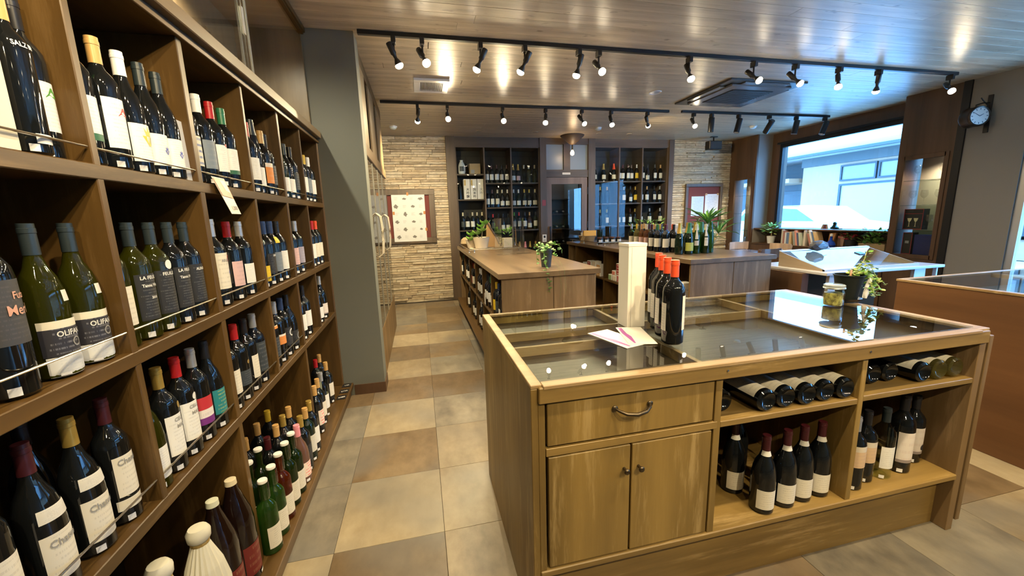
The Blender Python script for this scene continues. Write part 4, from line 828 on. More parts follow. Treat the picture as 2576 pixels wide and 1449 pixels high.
part('board', MB().prism([(.96, ZM), (1.16, ZM), (1.02, ZM + .36), (.98, ZM + .36)], 'y', 5.88, 5.90), mat('tan_board', (.38, .22, .08), .5), bg); part('strut', MB().tube([(.98, 5.87, ZM + .37), (1.2, 5.87, ZM)], .014, 6), M_TRIM, bg)
ac = thing('acrylic_screen', 'clear acrylic screen panels standing on the middle counter', 'screen', (1.05, 4.6, ZM))
part('panel', B(.93, .935, 4.55, 5.0, ZM, ZM + .42), M_ACR, ac); part('panel', B(.935, 1.20, 4.55, 4.555, ZM, ZM + .42), M_ACR, ac); part('panel', B(1.20, 1.205, 4.55, 5.0, ZM, ZM + .42), M_ACR, ac)
part('foot', MB().box(.86, 1.02, 4.50, 4.56, ZM, ZM + .006).box(1.10, 1.28, 4.50, 4.56, ZM, ZM + .006), M_ACR, ac)
gr = thing('gallery_rail', 'low metal gallery rail round the far end of the middle counter', 'rail', (.9, 5.2, ZM))
part('rail', MB().tube([(.60, 6.3, ZM + .035), (.60, 4.98, ZM + .035), (1.25, 4.98, ZM + .035)], .006, 6), M_STEEL, gr)
for x, y in ((.60, 6.25), (.60, 5.7), (.60, 5.02), (.66, 4.98), (1.24, 4.98)): part('rail_post', MB().lathe([(.010, 0), (.010, .004), (.005, .008), (.005, .035), (0, .04)], 8, (x, y, ZM)), M_STEEL, gr)
p2 = (1.045, 3.235, ZM)
iv = thing('ivy_pot', 'dark grey pot of green ivy hanging over the front of the middle counter', 'plant', p2)
part('pot', MB().lathe([(0, 0), (.040, 0), (.055, .140), (.058, .142), (.058, .158), (.050, .158), (.048, .13), (0, .13)], 20, p2), mat('slate_pot', (.03, .04, .05), .4), iv, True)
part('soil', MB().lathe([(.048, .134), (0, .140)], 14, p2), M_SOIL, iv)
lg = [leafmesh(.032, .034, m=M_LEAFD), leafmesh(.028, .032, m=M_LEAFD), leafmesh(.028, .032, m=M_LEAF)]
vs2 = [[(0, 0, .11), (-.05, -.03, .14), (-.10, -.05, .10), (-.11, -.10, .0)], [(0, 0, .11), (-.04, -.08, .13), (-.07, -.16, .08), (-.08, -.24, .0), (-.07, -.255, -.12), (-.05, -.25, -.22)], [(0, 0, .11), (.06, 0, .16), (.12, .02, .15), (.15, .0, .10)],
       [(0, 0, .11), (.0, -.05, .15), (.04, -.08, .11), (.05, -.1, .06)], [(0, 0, .11), (-.06, .03, .17), (-.11, .0, .14)], [(0, 0, .11), (.05, .05, .18), (.09, .05, .16)], [(0, 0, .11), (-.02, -.04, .15), (-.05, -.09, .10), (-.05, -.12, .03)]]
for vi in vs2:
    pts = [Vector(p2) + Vector(p) + Vector((0, 0, .035)) for p in vi]; part('stem', MB().tube(pts, .0015, 5), M_LEAFD, iv)
    for i in range(len(pts) - 1):
        for k in range(5):
            p = pts[i].lerp(pts[i + 1], k / 5 + rv.random() * .1); place('leaf', rv.choice(lg), iv, p, (rv.uniform(-1, 1), rv.uniform(-1, .3), rv.uniform(-.5, .4)), rv.uniform(-.6, .6), rv.uniform(.7, 1.2))
for dx in (.02, .06): part('tendril', MB().tube([(p2[0] + dx, p2[1] - .05, ZM + .12), (p2[0] + dx, 2.955, ZM + .01), (p2[0] + dx + .01, 2.945, ZM - .10 - dx), (p2[0] + dx, 2.945, ZM - .25 + dx)], .0007, 4), M_LEAFD, iv)

# ------------------------------------------------------------------ checkout-side counter with tightly grouped bottles
kc = counter('shop_counter', 'long brown wooden counter with grouped bottles, trays and open goods shelves', 2.43, 3.33, 3.17, 6.3, .95, (4.10, 4.97, 5.98), None, 2.90)
ZK = .9505
KB = [(2.605, 3.60, 'c', 'dgreen', 'gold', None, 'dark sparkling bottle with gold foil neck'), (2.705, 3.58, 'c', 'dgreen', 'green', 'green', 'dark green sparkling bottle with yellow-green label'),
      (2.805, 3.60, 'g', 'bright', 'pale', None, 'green bottle with pale paper neck tag'), (2.900, 3.58, 'g', 'green', 'pale', None, 'green bottle with tall pale strip label'), (2.990, 3.62, 'h', 'bright', None, None, 'slim bright green bottle'),
      (2.765, 3.69, 'c', 'dgreen', 'gold', None, 'dark sparkling bottle with gold top behind the green label'), (2.865, 3.70, 'c', 'dgreen', 'gold', None, 'dark sparkling bottle with gold top behind the paper tag'), (2.965, 3.73, 'c', 'bright', 'green', None, 'green sparkling bottle at the rear right'),
      (2.715, 3.86, 'b', 'dark', 'maroon', 'white', 'dark bottle with maroon capsule, front rank'), (2.805, 3.84, 'b', 'dark', 'black', 'white', 'dark bottle with black capsule, front rank'), (2.70, 3.98, 'b', 'dark', 'green', 'white2', 'dark bottle with green capsule'), (2.79, 3.96, 'b', 'dark', 'red', 'white', 'dark bottle with red capsule'),
      (2.70, 4.10, 'b', 'dark', 'dred', 'white', 'dark bottle with dark red capsule'), (2.79, 4.08, 'b', 'dark', 'yellow', 'cream', 'dark bottle with yellow capsule'), (2.71, 4.22, 'b', 'amber', 'cream', 'pink', 'amber bottle with cream capsule'), (2.80, 4.20, 'b', 'dark', 'tan', 'cream', 'dark bottle with tan capsule'),
      (2.72, 4.34, 'b', 'amber', 'tan', 'pink', 'amber bottle with tan capsule'), (2.81, 4.33, 'b', 'pale', 'maroon', 'cream', 'pale bottle with maroon capsule'), (2.73, 4.47, 'b', 'pale', 'yellow', 'cream', 'pale gold bottle with yellow capsule'), (2.73, 4.60, 'b', 'clear', 'silver', 'cream', 'clear bottle with silver capsule'),
      (2.83, 4.46, 'b', 'dark', 'tan', 'cream', 'dark bottle with tan capsule, rear rank'), (2.89, 3.98, 'b', 'dark', 'orange', 'cream', 'dark bottle with orange capsule in the middle'), (2.89, 4.10, 'b', 'dark', 'slate', 'white', 'dark bottle with slate capsule in the middle'), (2.90, 4.22, 'b', 'dark', 'maroon', 'white', 'dark bottle with maroon capsule, inner rank')]
for x, y, kd, gl, cp, lb, look in KB:
    ex = []
    if 'paper neck tag' in look: ex = [('offw', .085, .135, 60, 0), ('offw', .15, .28, 45, 0)]
    if 'strip label' in look: ex = [('offw', .08, .27, 50, 0)]
    if y > 3.8: x -= .10
    bottle(kd, gl, cp, lb, (x, y, ZK), look + ', grouped on the shop counter', 'bottles grouped on the shop counter', rz=math.radians(-110) + rm.uniform(-.2, .2), sticker=False, extra=ex, lz=(.035, .12) if lb == 'green' else None)
# trays, jars, pots on the counter
tr = thing('metal_tray', 'low metal-railed tray holding jars on the shop counter', 'tray', (2.8, 5.8, ZK))
part('rail', MB().tube([(2.46, 6.28, ZK + .035), (2.48, 5.25, ZK + .035), (3.0, 5.25, ZK + .035)], .006, 6).tube([(2.5, 5.12, ZK + .035), (3.05, 5.12, ZK + .035)], .006, 6), M_STEEL, tr)
for x, y in ((2.47, 6.2), (2.475, 5.75), (2.48, 5.28), (2.52, 5.12), (2.98, 5.25), (3.0, 5.12)): part('rail_post', MB().lathe([(.012, 0), (.012, .004), (.005, .01), (.005, .035), (0, .04)], 8, (x, y, ZK)), M_STEEL, tr)
for i, (x, y) in enumerate([(2.60, 5.45), (2.70, 5.45), (2.80, 5.45), (2.90, 5.45), (2.65, 5.56), (2.75, 5.56), (2.85, 5.56)]):
    t = thing('jam_jar', 'small dark preserve jar with brown lid in the counter tray, %s' % ['front row leftmost', 'front row second', 'front row third', 'front row rightmost', 'back row left', 'back row middle', 'back row right'][i], 'jar', (x, y, ZK), 'jam jars on the counter tray')
    part('jar_body', MB().lathe([(0, 0), (.036, 0), (.040, .006), (.040, .07), (.034, .08)], 14, (x, y, ZK)), GL['dark'], t, True)
    part('jar_label', MB().lathe([(.0405, .02), (.0405, .06)], 10, (x, y, ZK), a0=-2.4, a1=-.8, uv=True), LB['white'], t, True)
    part('lid', MB().lathe([(.038, .078), (.038, .095), (0, .096)], 14, (x, y, ZK)), mat('lid_brown', (.16, .07, .04), .35, .4), t, True)
bk = thing('bread_basket', 'wicker basket of yellow and orange packets on the shop counter', 'basket', (2.66, 6.05, ZK))
part('basket', MB().lathe([(0, 0), (.10, 0), (.14, .10), (.145, .10), (.105, 0)], 18, (2.66, 6.05, ZK)), mat('wicker', (.34, .22, .10), .8), bk, True)
part('packet', MB().bbox(2.58, 2.80, 6.0, 6.04, ZK + .08, ZK + .18, .004), mat('yellow_packet', (.70, .38, .05), .5), bk); part('packet', MB().bbox(2.56, 2.66, 6.04, 6.08, ZK + .08, ZK + .15, .004), M_WHITE, bk)
tg = thing('price_tag_card', 'kraft card tag leaning over the counter edge near the basket', 'price tag', (2.50, 5.85, ZK)); part('card', MB().add([(2.47, 5.9, ZK - .005), (2.47, 5.78, ZK - .005), (2.52, 5.80, ZK + .11), (2.52, 5.92, ZK + .11), (2.472, 5.9, ZK - .006), (2.472, 5.78, ZK - .006), (2.522, 5.80, ZK + .109), (2.522, 5.92, ZK + .109)], [(0, 1, 2, 3), (7, 6, 5, 4), (0, 4, 5, 1), (1, 5, 6, 2), (2, 6, 7, 3), (3, 7, 4, 0)]), mat('kraft', (.50, .36, .18), .7), tg)
part('string', MB().tube([(2.52, 5.86, ZK + .11), (2.56, 5.9, ZK + .13)], .002, 4), M_STEEL, tg)
for i, (x, y, h, c, nm, lbl) in enumerate([(2.86, 6.0, .17, 'grey', 'canister', 'dark stacked canister behind the jars on the shop counter'), (2.96, 5.9, .22, 'blue', 'canister', 'taller black canister right of the stacked canister')]):
    t = thing(nm, lbl, 'can', (x, y, ZK)); part('can_body', MB().lathe([(0, 0), (.045, 0), (.045, h)], 16, (x, y, ZK)), GL['dark' if i else 'dgreen'], t, True); part('lid', MB().lathe([(.047, h), (.047, h + .02), (0, h + .022)], 16, (x, y, ZK)), M_BLACK, t, True)
for i, (x, y) in enumerate([(2.40 + .66, 5.62)]):
    pass
op = thing('olive_tree_pot', 'galvanised pot with a small olive-leaved plant on the shop counter', 'plant', (3.09, 4.97, ZK))
part('pot', MB().lathe([(0, 0), (.065, 0), (.085, .13), (.088, .13), (.08, .11), (0, .11)], 20, (3.09, 4.97, ZK)), mat('galvanised', (.35, .35, .36), .45, .5), op, True)
bush(op, (3.09, 4.97, ZK + .15), 170, .20, .18, .022, .07, (M_LEAFD, M_LEAF), 12, 1.1, .4)
part('stem', MB().tube([(3.09, 4.97, ZK + .1), (3.08, 4.96, ZK + .22), (3.0, 4.93, ZK + .30)], .006).tube([(3.08, 4.96, ZK + .2), (3.16, 4.98, ZK + .3)], .004), _mats['stem_brown'], op)
yu = thing('yucca_plant', 'large spiky green yucca in front of the right stone wall', 'plant', (4.80, 5.9, 0))
part('pot', MB().lathe([(0, 0), (.13, 0), (.17, .32), (.18, .33), (.16, .33), (.15, .29), (0, .29)], 20, (4.80, 5.9, 0)), M_BLKP, yu, True)
part('trunk', MB().tube([(4.80, 5.9, .28), (4.79, 5.9, .7), (4.80, 5.9, 1.16)], [.035, .03, .025], 8).tube([(4.80, 5.9, .7), (4.66, 5.86, .95)], [.025, .02], 8), _mats['stem_brown'], yu)
def blade(l, w): return MB().add([(0, -w * .3, 0), (0, w * .3, 0), (l * .4, w * .5, l * .05), (l * .4, -w * .5, l * .05), (l * .75, w * .35, 0), (l * .75, -w * .35, 0), (l, 0, -l * .12), (l * .4, 0, l * .02), (l * .75, 0, -l * .03)], [(0, 1, 2, 7), (0, 7, 3), (7, 2, 4, 8), (3, 7, 8, 5), (8, 4, 6), (5, 8, 6)]).mesh('leaf', M_LEAFD if l > .4 else M_LEAF)
bls = [blade(.46, .045), blade(.38, .042), blade(.42, .040)]; ry = random.Random(3)
for (hx, hy, hz, n) in ((4.80, 5.9, 1.17, 34), (4.66, 5.86, .96, 16), (4.99, 5.85, 1.0, 16)):
    for k in range(n):
        a = k * 2.399; e = -.25 + 1.5 * ry.random(); place('leaf', ry.choice(bls), yu, (hx, hy, hz + .05 * ry.random()), (math.cos(a), math.sin(a), e), 0, ry.uniform(.75, 1.05))
part('trunk', MB().tube([(4.80, 5.9, .6), (4.99, 5.85, 1.0)], [.025, .02], 8), _mats['stem_brown'], yu)
# goods on the open shelves of this counter (left face)
GC = [(.30, .03, .03), (.62, .55, .45), (.50, .10, .06), (.15, .30, .08), (.65, .35, .10), (.20, .12, .30)]
for i, c in enumerate(GC): label_mat('goods_%d' % i, c, (.75, .72, .65), 4, amount=.8)
goods = [(2.45, 4.82, .5125, .09, .075, 3, 'green-topped can-like'), (2.45, 4.70, .5125, .10, .075, 1, 'whitish'), (2.45, 4.58, .5125, .10, .09, 0, 'red'), (2.45, 4.72, .589, .09, .06, 2, 'small stacked'), (2.45, 4.60, .604, .10, .15, 0, 'red and white upright'), (2.45, 4.44, .5125, .12, .20, 1, 'large cream'),
         (2.45, 5.66, .5125, .14, .15, 1, 'pale printed'), (2.45, 5.50, .5125, .13, .19, 0, 'red-printed'), (2.45, 5.34, .5125, .13, .12, 5, 'violet'), (2.45, 5.18, .5125, .12, .17, 4, 'orange'), (2.45, 5.34, .634, .12, .08, 1, 'pale stacked'), (2.45, 3.34, .5125, .10, .12, 1, 'white'), (2.45, 3.47, .5125, .10, .10, 3, 'green'), (2.45, 3.61, .5125, .10, .14, 1, 'cream'), (2.45, 3.76, .5125, .10, .16, 5, 'violet-printed'), (2.45, 3.34, .634, .10, .07, 3, 'green stacked')]
for i, (x, y, z, w, h, c, nm) in enumerate(goods):
    t = thing('goods_packet', '%s packet on the open shelf of the shop counter, %s' % (nm, ['first cubby', 'second cubby', 'third cubby'][0 if y < 4.1 else (1 if y < 4.97 else 2)]), 'packet', (x + .05, y, z), 'packets on the shop counter shelves')
    part('packet', MB().bbox(x, x + .10, y - w / 2, y + w / 2, z, z + h, .004), M_WHITE, t)
    mb = MB().add([(x - .0008, y + w * .42, z + .005), (x - .0008, y - w * .42, z + .005), (x - .0008, y - w * .42, z + h - .008), (x - .0008, y + w * .42, z + h - .008)], [(0, 1, 2, 3)], [[(0, 0), (1, 0), (1, 1), (0, 1)]])
    part('printed_front', mb, _mats['goods_%d' % c], t)
yb = single('yellow_basket', MB().lathe([(0, 0), (.09, 0), (.12, .09), (.125, .10), (.09, .10), (.08, .05), (0, .05)], 16, (2.56, 6.12, .5125)), mat('olive_fabric', (.22, .17, .05), .8), 'olive-yellow cloth bowl on the shelf, fourth cubby of the shop counter', 'basket', smooth=True, loc=(2.56, 6.12, .5125))

# ------------------------------------------------------------------ white sloped display desk
dk = thing('display_desk', 'pale desk with sloped glass display case, between the counter and the window', 'desk', (4.3, 3.2, 0))
M_DESKT = mat('pale_desk_top', (.50, .50, .53), .22); M_DESKW = wood('desk_case_wood', (.30, .22, .15), (.42, .33, .23), 'y', .4)
part('desk_top', MB().bbox(3.56, 5.02, 2.80, 3.62, .772, .80, .004), M_DESKT, dk)
for x in (3.66, 4.72): part('leg_panel', MB().prism([(x, 0), (x + .22, 0), (x + .18, .772), (x + .04, .772)], 'y', 2.88, 2.91), M_DESKT, dk)
part('leg_panel', MB().bbox(4.98, 5.0, 2.84, 2.87, 0, .772, .002), M_DESKT, dk)
part('back_board', MB().bbox(3.60, 4.98, 3.35, 3.37, 0, .772, .002), mat('desk_back_brown', (.05, .026, .014), .9, spec=.1), dk)
part('side_cabinet', MB().bbox(3.52, 3.60, 3.0, 3.60, 0, .772, .002), M_CABW, dk)
part('case_side', MB().prism([(2.88, .80), (3.37, .80), (3.37, .950), (2.88, .812)], 'x', 3.63, 3.645), M_DESKW, dk); part('case_side', MB().prism([(2.88, .80), (3.37, .80), (3.37, .950), (2.88, .812)], 'x', 4.785, 4.80), M_DESKW, dk)
part('case_back', B(3.645, 4.785, 3.355, 3.37, .80, .950), M_DESKW, dk)
part('case_frame', MB().prism([(2.875, .815), (2.875, .800), (2.90, .800), (2.90, .820)], 'x', 3.63, 4.80).prism([(3.345, .945), (3.375, .950), (3.375, .958), (3.345, .953)], 'x', 3.63, 4.80), M_DESKT, dk)
part('case_glass', MB().add([(3.635, 2.885, .818), (4.795, 2.885, .818), (4.795, 3.37, .955), (3.635, 3.37, .955), (3.635, 2.885, .814), (4.795, 2.885, .814), (4.795, 3.37, .951), (3.635, 3.37, .951)], [(0, 1, 2, 3), (7, 6, 5, 4), (0, 4, 5, 1), (2, 6, 7, 3)]), M_ACR, dk)
part('display_cloth', B(3.66, 4.77, 2.90, 3.35, .8015, .806), mat('cloth_pale', (.20, .23, .28), .5), dk)
t = thing('grey_bag', 'crumpled black and silver pouch lying on the sloped desk glass', 'bag', (4.02, 3.29, .93))
_b = bmesh.new(); bmesh.ops.create_icosphere(_b, subdivisions=2, radius=1); _q = random.Random(6)
for v in _b.verts: v.co = Vector((v.co.x * .10, v.co.y * .07, v.co.z * .05)) * _q.uniform(.75, 1.2)
part('pouch', MB().add([tuple(Vector(v.co) + Vector((4.02, 3.29, .995))) for v in _b.verts], [[v.index for v in f.verts] for f in _b.faces]), mat('pouch_silver', (.10, .10, .11), .3, .5), t); _b.free()
part('flap', MB().add([(4.06, 3.24, .96), (4.16, 3.27, .965), (4.17, 3.31, 1.01), (4.08, 3.31, 1.02), (4.06, 3.241, .958), (4.16, 3.271, .963), (4.17, 3.311, 1.008), (4.08, 3.311, 1.018)], [(0, 1, 2, 3), (7, 6, 5, 4), (0, 4, 5, 1), (1, 5, 6, 2), (2, 6, 7, 3), (3, 7, 4, 0)]), mat('flap_pale', (.42, .44, .47), .3, .3), t)
t = thing('card_reader', 'small dark card lying on the sloped desk glass', 'card', (4.45, 3.18, .90)); zf = lambda y: .818 + (y - 2.885) * .137 / .485
part('card', MB().add([(4.41, 3.15, zf(3.15) + .001), (4.49, 3.15, zf(3.15) + .001), (4.49, 3.21, zf(3.21) + .001), (4.41, 3.21, zf(3.21) + .001), (4.41, 3.15, zf(3.15) + .009), (4.49, 3.15, zf(3.15) + .009), (4.49, 3.21, zf(3.21) + .009), (4.41, 3.21, zf(3.21) + .009)], [(3, 2, 1, 0), (4, 5, 6, 7), (0, 1, 5, 4), (1, 2, 6, 5), (2, 3, 7, 6), (3, 0, 4, 7)]), M_BLKP, t)

# ------------------------------------------------------------------ tables and bentwood chairs by the window
M_CH = wood('chair_wood', (.30, .21, .15), (.48, .36, .27), 'z', .3); M_CHD = wood('dark_chair_wood', (.09, .05, .035), (.15, .09, .06), 'z', .22)
def chair(x, y, rz, m, label):
    t = thing('dining_chair', label, 'chair', (x, y, 0), 'chairs round the window tables', rz=rz)
    part('seat', MB().bbox(-.20, .20, -.20, .20, .43, .455, .008), m, t)
    for sx in (-1, 1):
        part('leg', MB().tube([(sx * .17, -.17, .43), (sx * .19, -.20, 0)], .014, 8), m, t); part('leg', MB().tube([(sx * .17, .17, .43), (sx * .19, .22, 0)], .014, 8), m, t)
        part('back_post', MB().tube([(sx * .17, .18, .44), (sx * .185, .23, .80)], .012, 8), m, t)
    mb = MB(); n = 10; vs = []
    for i in range(n + 1):
        a = -1 + 2 * i / n; xx = .20 * a; yy = .245 - .05 * a * a
        for dz, dy in ((0, 0), (0, .014), (.13, .014), (.13, 0)): vs.append((xx, yy + dy, .69 + dz))
    fs = []
    for i in range(n):
        for k in range(4): fs.append((i * 4 + k, i * 4 + (k + 1) % 4, (i + 1) * 4 + (k + 1) % 4, (i + 1) * 4 + k))
    fs += [(0, 3, 2, 1), (n * 4, n * 4 + 1, n * 4 + 2, n * 4 + 3)]
    part('backrest', MB().add(vs, fs), m, t); return t
chair(5.62, 5.86, 0, M_CH, 'pale wooden chair with curved backrest, farthest at the window tables'); chair(5.62, 5.40, -PI / 2, M_CH, 'pale wooden chair with curved backrest, below the potted plant')
chair(4.95, 4.96, PI, M_CHD, 'dark wooden chair with curved back, nearest left of the tables'); chair(5.37, 4.72, PI, M_CHD, 'dark wooden chair with curved back, nearest right of the tables')
chair(5.79, 4.42, PI, M_CHD, 'dark wooden chair with curved back, nearest the sloped display desk')
tb = thing('cafe_table', 'small dark-topped cafe table between the chairs', 'table', (5.16, 5.42, 0))
part('table_top', MB().bbox(4.88, 5.42, 5.22, 5.72, .70, .725, .004), mat('blue_black_top', (.06, .07, .10), .15), tb); part('column', MB().tube([(5.16, 5.46, .70), (5.16, 5.46, .02)], .025, 10), M_BLACK, tb); part('foot', MB().lathe([(0, .0), (.2, 0), (.2, .015), (.03, .03), (0, .03)], 20, (5.16, 5.46, 0)), M_BLACK, tb)
sp_ = thing('low_partition', 'low brown cabinet behind the chairs under the window', 'cabinet', (6.12, 5.0, 0))
part('carcass', MB().bbox(5.96, 6.29, 3.97, 6.16, 0, .775, .004), M_CABW, sp_); part('top_board', MB().bbox(5.95, 6.295, 3.965, 6.17, .775, .79, .003), M_CABW, sp_)
cols = [(.55, .50, .42), (.40, .18, .14), (.70, .70, .72), (.12, .20, .36), (.60, .42, .22), (.30, .32, .30), (.66, .30, .22), (.08, .10, .2), (.45, .5, .42)]
yy = 5.55; rb = random.Random(8)
nmb = ['leftmost', 'second', 'third', 'fourth', 'fifth', 'sixth', 'seventh', 'eighth', 'ninth', 'tenth', 'eleventh', 'twelfth', 'thirteenth', 'rightmost']
for i in range(14):
    w = rb.uniform(.026, .046); h = rb.uniform(.19, .25); lean = 0 if i < 5 else (-.18 if i < 9 else (-.32 if i > 9 else 0))
    if i == 5: yy -= .045
    if i == 9: yy -= .03
    if i == 10: yy -= .078
    c = cols[i % 9]; m = mat('book_cover_%d' % (i % 9), c, .5)
    t = thing('book', '%s book standing on the cabinet under the window' % nmb[i], 'book', (6.04, yy, .79), 'books under the window'); y0 = yy - w
    q = [(y0, .7905), (yy, .7905), (yy + lean * -h, .7905 + h), (y0 + lean * -h, .7905 + h)]
    part('cover', MB().prism(q, 'x', 5.985, 6.12), m, t)
    q2 = [(y0 + .003 - lean * .004, .794), (yy - .003 - lean * .004, .794), (yy - .003 - lean * (h + .002), .7905 + h + .002), (y0 + .003 - lean * (h + .002), .7905 + h + .002)]
    part('pages', MB().prism(q2, 'x', 5.995, 6.115), M_WHITE, t)
    yy -= w + .004
def potted(name, label, c, r, h, potm, seed, n, R_, H_, lw, ll, ms, up=.5, z0=0):
    t = thing(name, label, 'plant', c); part('pot', MB().lathe([(0, 0), (r * .72, 0), (r, h), (r * 1.05, h), (r * .92, h * .9), (0, h * .88)], 18, c), potm, t, True)
    part('stem', MB().tube([(c[0], c[1], c[2] + h * .8), (c[0], c[1], c[2] + h + z0 + H_ * .5)], r * .15, 6), _mats['stem_brown'], t)
    bush(t, (c[0], c[1], c[2] + h + z0), n, R_, H_, lw, ll, ms, seed, 1, up); return t
potted('money_tree_pot', 'small bright green plant in a white pot left of the window books', (6.08, 5.84, .79), .07, .13, M_WHITE, 21, 110, .12, .16, .035, .11, (M_LEAF, M_LEAFY), .1, .05)
fp = potted('red_flower_pot', 'dark pot of red flowers right of the books under the window', (6.10, 4.50, .79), .08, .13, M_BLKP, 22, 110, .13, .08, .035, .055, (mat('red_petal', (.38, .02, .05), .5), M_LEAFD), .3)
pb = thing('green_plants_box', 'planter of bright green plants at the right end under the window', 'plant', (6.10, 4.16, .79))
part('planter', MB().bbox(6.0, 6.2, 4.0, 4.33, .79, .88, .004), mat('planter_tan', (.35, .25, .13), .6), pb); bush(pb, (6.10, 4.17, .87), 170, .16, .20, .04, .07, (M_LEAF, M_LEAFD), 23, 1, .5)
bb = thing('blue_glass_bottle', 'round-bellied blue glass bottle standing right of the books', 'bottle', (6.02, 4.73, .79)); part('bottle_body', MB().lathe([(0, 0), (.05, 0), (.065, .04), (.05, .08), (.02, .11), (.015, .17)], 18, (6.02, 4.73, .79)), mat('cobalt_glass', (.01, .04, .30), .05), bb, True); part('stopper', MB().lathe([(.018, .17), (.02, .2), (0, .21)], 12, (6.02, 4.73, .79)), M_WHITE, bb, True)
fr = thing('easel_frame', 'small tan framed card standing on the window sill', 'frame', (6.2, 4.98, 1.056)); part('frame_card', MB().prism([(4.93, 1.056), (5.05, 1.056), (5.02, 1.13), (4.95, 1.13)], 'x', 6.19, 6.20), mat('frame_tan', (.42, .30, .2), .5), fr); part('picture', MB().prism([(4.96, 1.062), (5.01, 1.062), (4.995, 1.12), (4.965, 1.12)], 'x', 6.187, 6.1895), mat('picture_plum', (.12, .04, .08), .5), fr)
fg = thing('green_figurine', 'dark green crouching frog-like ornament on the window sill', 'ornament', (6.2, 4.84, 1.056)); part('figure', MB().lathe([(0, 0), (.05, .004), (.055, .03), (.03, .05), (.022, .07), (.028, .09), (.016, .108), (0, .112)], 14, (6.2, 4.84, 1.056)), GL['dgreen'], fg, True); part('base', MB().bbox(6.17, 6.23, 4.74, 4.80, 1.056, 1.07, .004), GL['dgreen'], fg)
wb = thing('wooden_post_ornament', 'leaning orange-brown wood slab behind the blue glass bottle', 'ornament', (6.14, 4.84, .79)); part('slab', MB().prism([(4.80, .79), (4.86, .79), (4.84, 1.0), (4.74, 1.01)], 'x', 6.12, 6.15), mat('orange_wood', (.5, .26, .10), .5), wb); part('slab_edge', MB().prism([(4.66, .79), (4.74, .79), (4.74, .96), (4.64, .96)], 'x', 6.16, 6.17), mat('pinkish_board', (.42, .28, .22), .6), wb)

# ------------------------------------------------------------------ two glass-fronted cabinets flanking the window
def wglass(x, y, z, label, group, s=1.0, flute=False):
    t = thing('wine_glass', label, 'wine glass', (x, y, z), group)
    if 'wg' not in _bm:
        _bm['wg'] = MB().lathe([(0.003, .075), (.018, .085), (.034, .11), (.036, .135), (.028, .17)], 16).mesh('bowl', glassy('stemware', (.9, .9, .9), 1.9), True)
        _bm['ws'] = MB().lathe([(.031, 0), (.031, .002), (.006, .006), (.003, .012), (.003, .077)], 14).mesh('stem', glassy('stemware', (.9, .9, .9), 1.9), True)
    for n_, k in (('bowl', 'wg'), ('stem', 'ws')): o = link(n_, _bm[k], t); o.scale = (s, s, s)
def glass_cab(label, xf, y0, y1, gy0, gy1, gz0, gz1, shelves, lamp):
    t = thing('glass_cabinet', label, 'cabinet', (xf + .17, (y0 + y1) / 2, 0)); D = 6.30 if y1 < 5 else 6.30
    part('front_frame', MB().bbox(xf, xf + .03, y0, gy0, 0, ZC, .001).bbox(xf, xf + .03, gy1, y1, 0, ZC, .001).bbox(xf, xf + .03, gy0, gy1, 0, gz0, .001).bbox(xf, xf + .03, gy0, gy1, gz1, ZC, .001), M_CABW, t)
    part('door_frame', MB().bbox(xf - .012, xf, gy0 - .03, gy0 + .012, gz0 - .04, gz1 + .04, .001).bbox(xf - .012, xf, gy1 - .012, gy1 + .03, gz0 - .04, gz1 + .04, .001).bbox(xf - .012, xf, gy0, gy1, gz0 - .04, gz0 + .01, .001).bbox(xf - .012, xf, gy0, gy1, gz1 - .01, gz1 + .04, .001), M_CABW, t)
    part('side_panel', B(xf + .03, D, y0, y0 + .02, 0, ZC), M_CABW if y1 < 5 else M_GREYW, t); part('side_panel', B(xf + .03, D, y1 - .02, y1, 0, ZC), M_CABW, t)
    part('interior_back', B(D - .03, D - .02, gy0 - .01, gy1 + .01, gz0 - .05, gz1 + .05), mat('cabinet_back_tan', (.26, .20, .13), .6), t)
    part('interior_top', MB().box(xf + .03, D - .02, y0 + .02, y1 - .02, gz1 + .03, gz1 + .05).box(xf + .03, D - .02, y0 + .02, y1 - .02, gz0 - .02, gz0), M_CABW, t)
    part('glass_pane', B(xf + .006, xf + .010, gy0, gy1, gz0, gz1), M_CASEG, t)
    for z in shelves: part('glass_shelf', B(xf + .035, D - .035, gy0 - .005, gy1 + .005, z - .004, z + .004), glassy('shelf_glass', (.75, .82, .80), 1.5), t)
    lx = xf + .12; ly = lamp
    part('cabinet_lamp', MB().lathe([(0, 0), (.028, 0), (.032, .012), (0, .013)], 16, (lx, ly, gz1 + .016)), M_COOL, t)
    l = spot((lx, ly, gz1 + .01), (.1, 0, -1), 45, (1, .92, .78), 140, 1); l['light_of'] = 'cabinet'
    return t
glass_cab('brown cabinet with lit glass door and stemware, right of the window', 5.95, 3.405, 3.95, 3.47, 3.875, .77, 1.94, (1.68, 1.38, 1.08), 3.60)
glass_cab('brown cabinet with lit glass door in the far right corner', 5.975, 6.18, 6.80, 6.24, 6.66, .70, 1.95, (1.65, 1.32, 1.0), 6.30)
for i, (y, z) in enumerate([(3.55, 1.685), (3.80, 1.685), (3.56, 1.385), (3.70, 1.385), (3.82, 1.385), (3.55, 1.085), (3.62, 1.085)]):
    wglass(6.08, y, z, 'stem wine glass on the %s shelf of the right cabinet, %s' % ({1.685: 'top', 1.385: 'middle', 1.085: 'lower'}[z], {3.55: 'nearest', 3.80: 'farthest', 3.56: 'nearest', 3.70: 'middle one', 3.82: 'farthest', 3.62: 'second'}[y]), 'wine glasses in the right cabinet', 1.05)
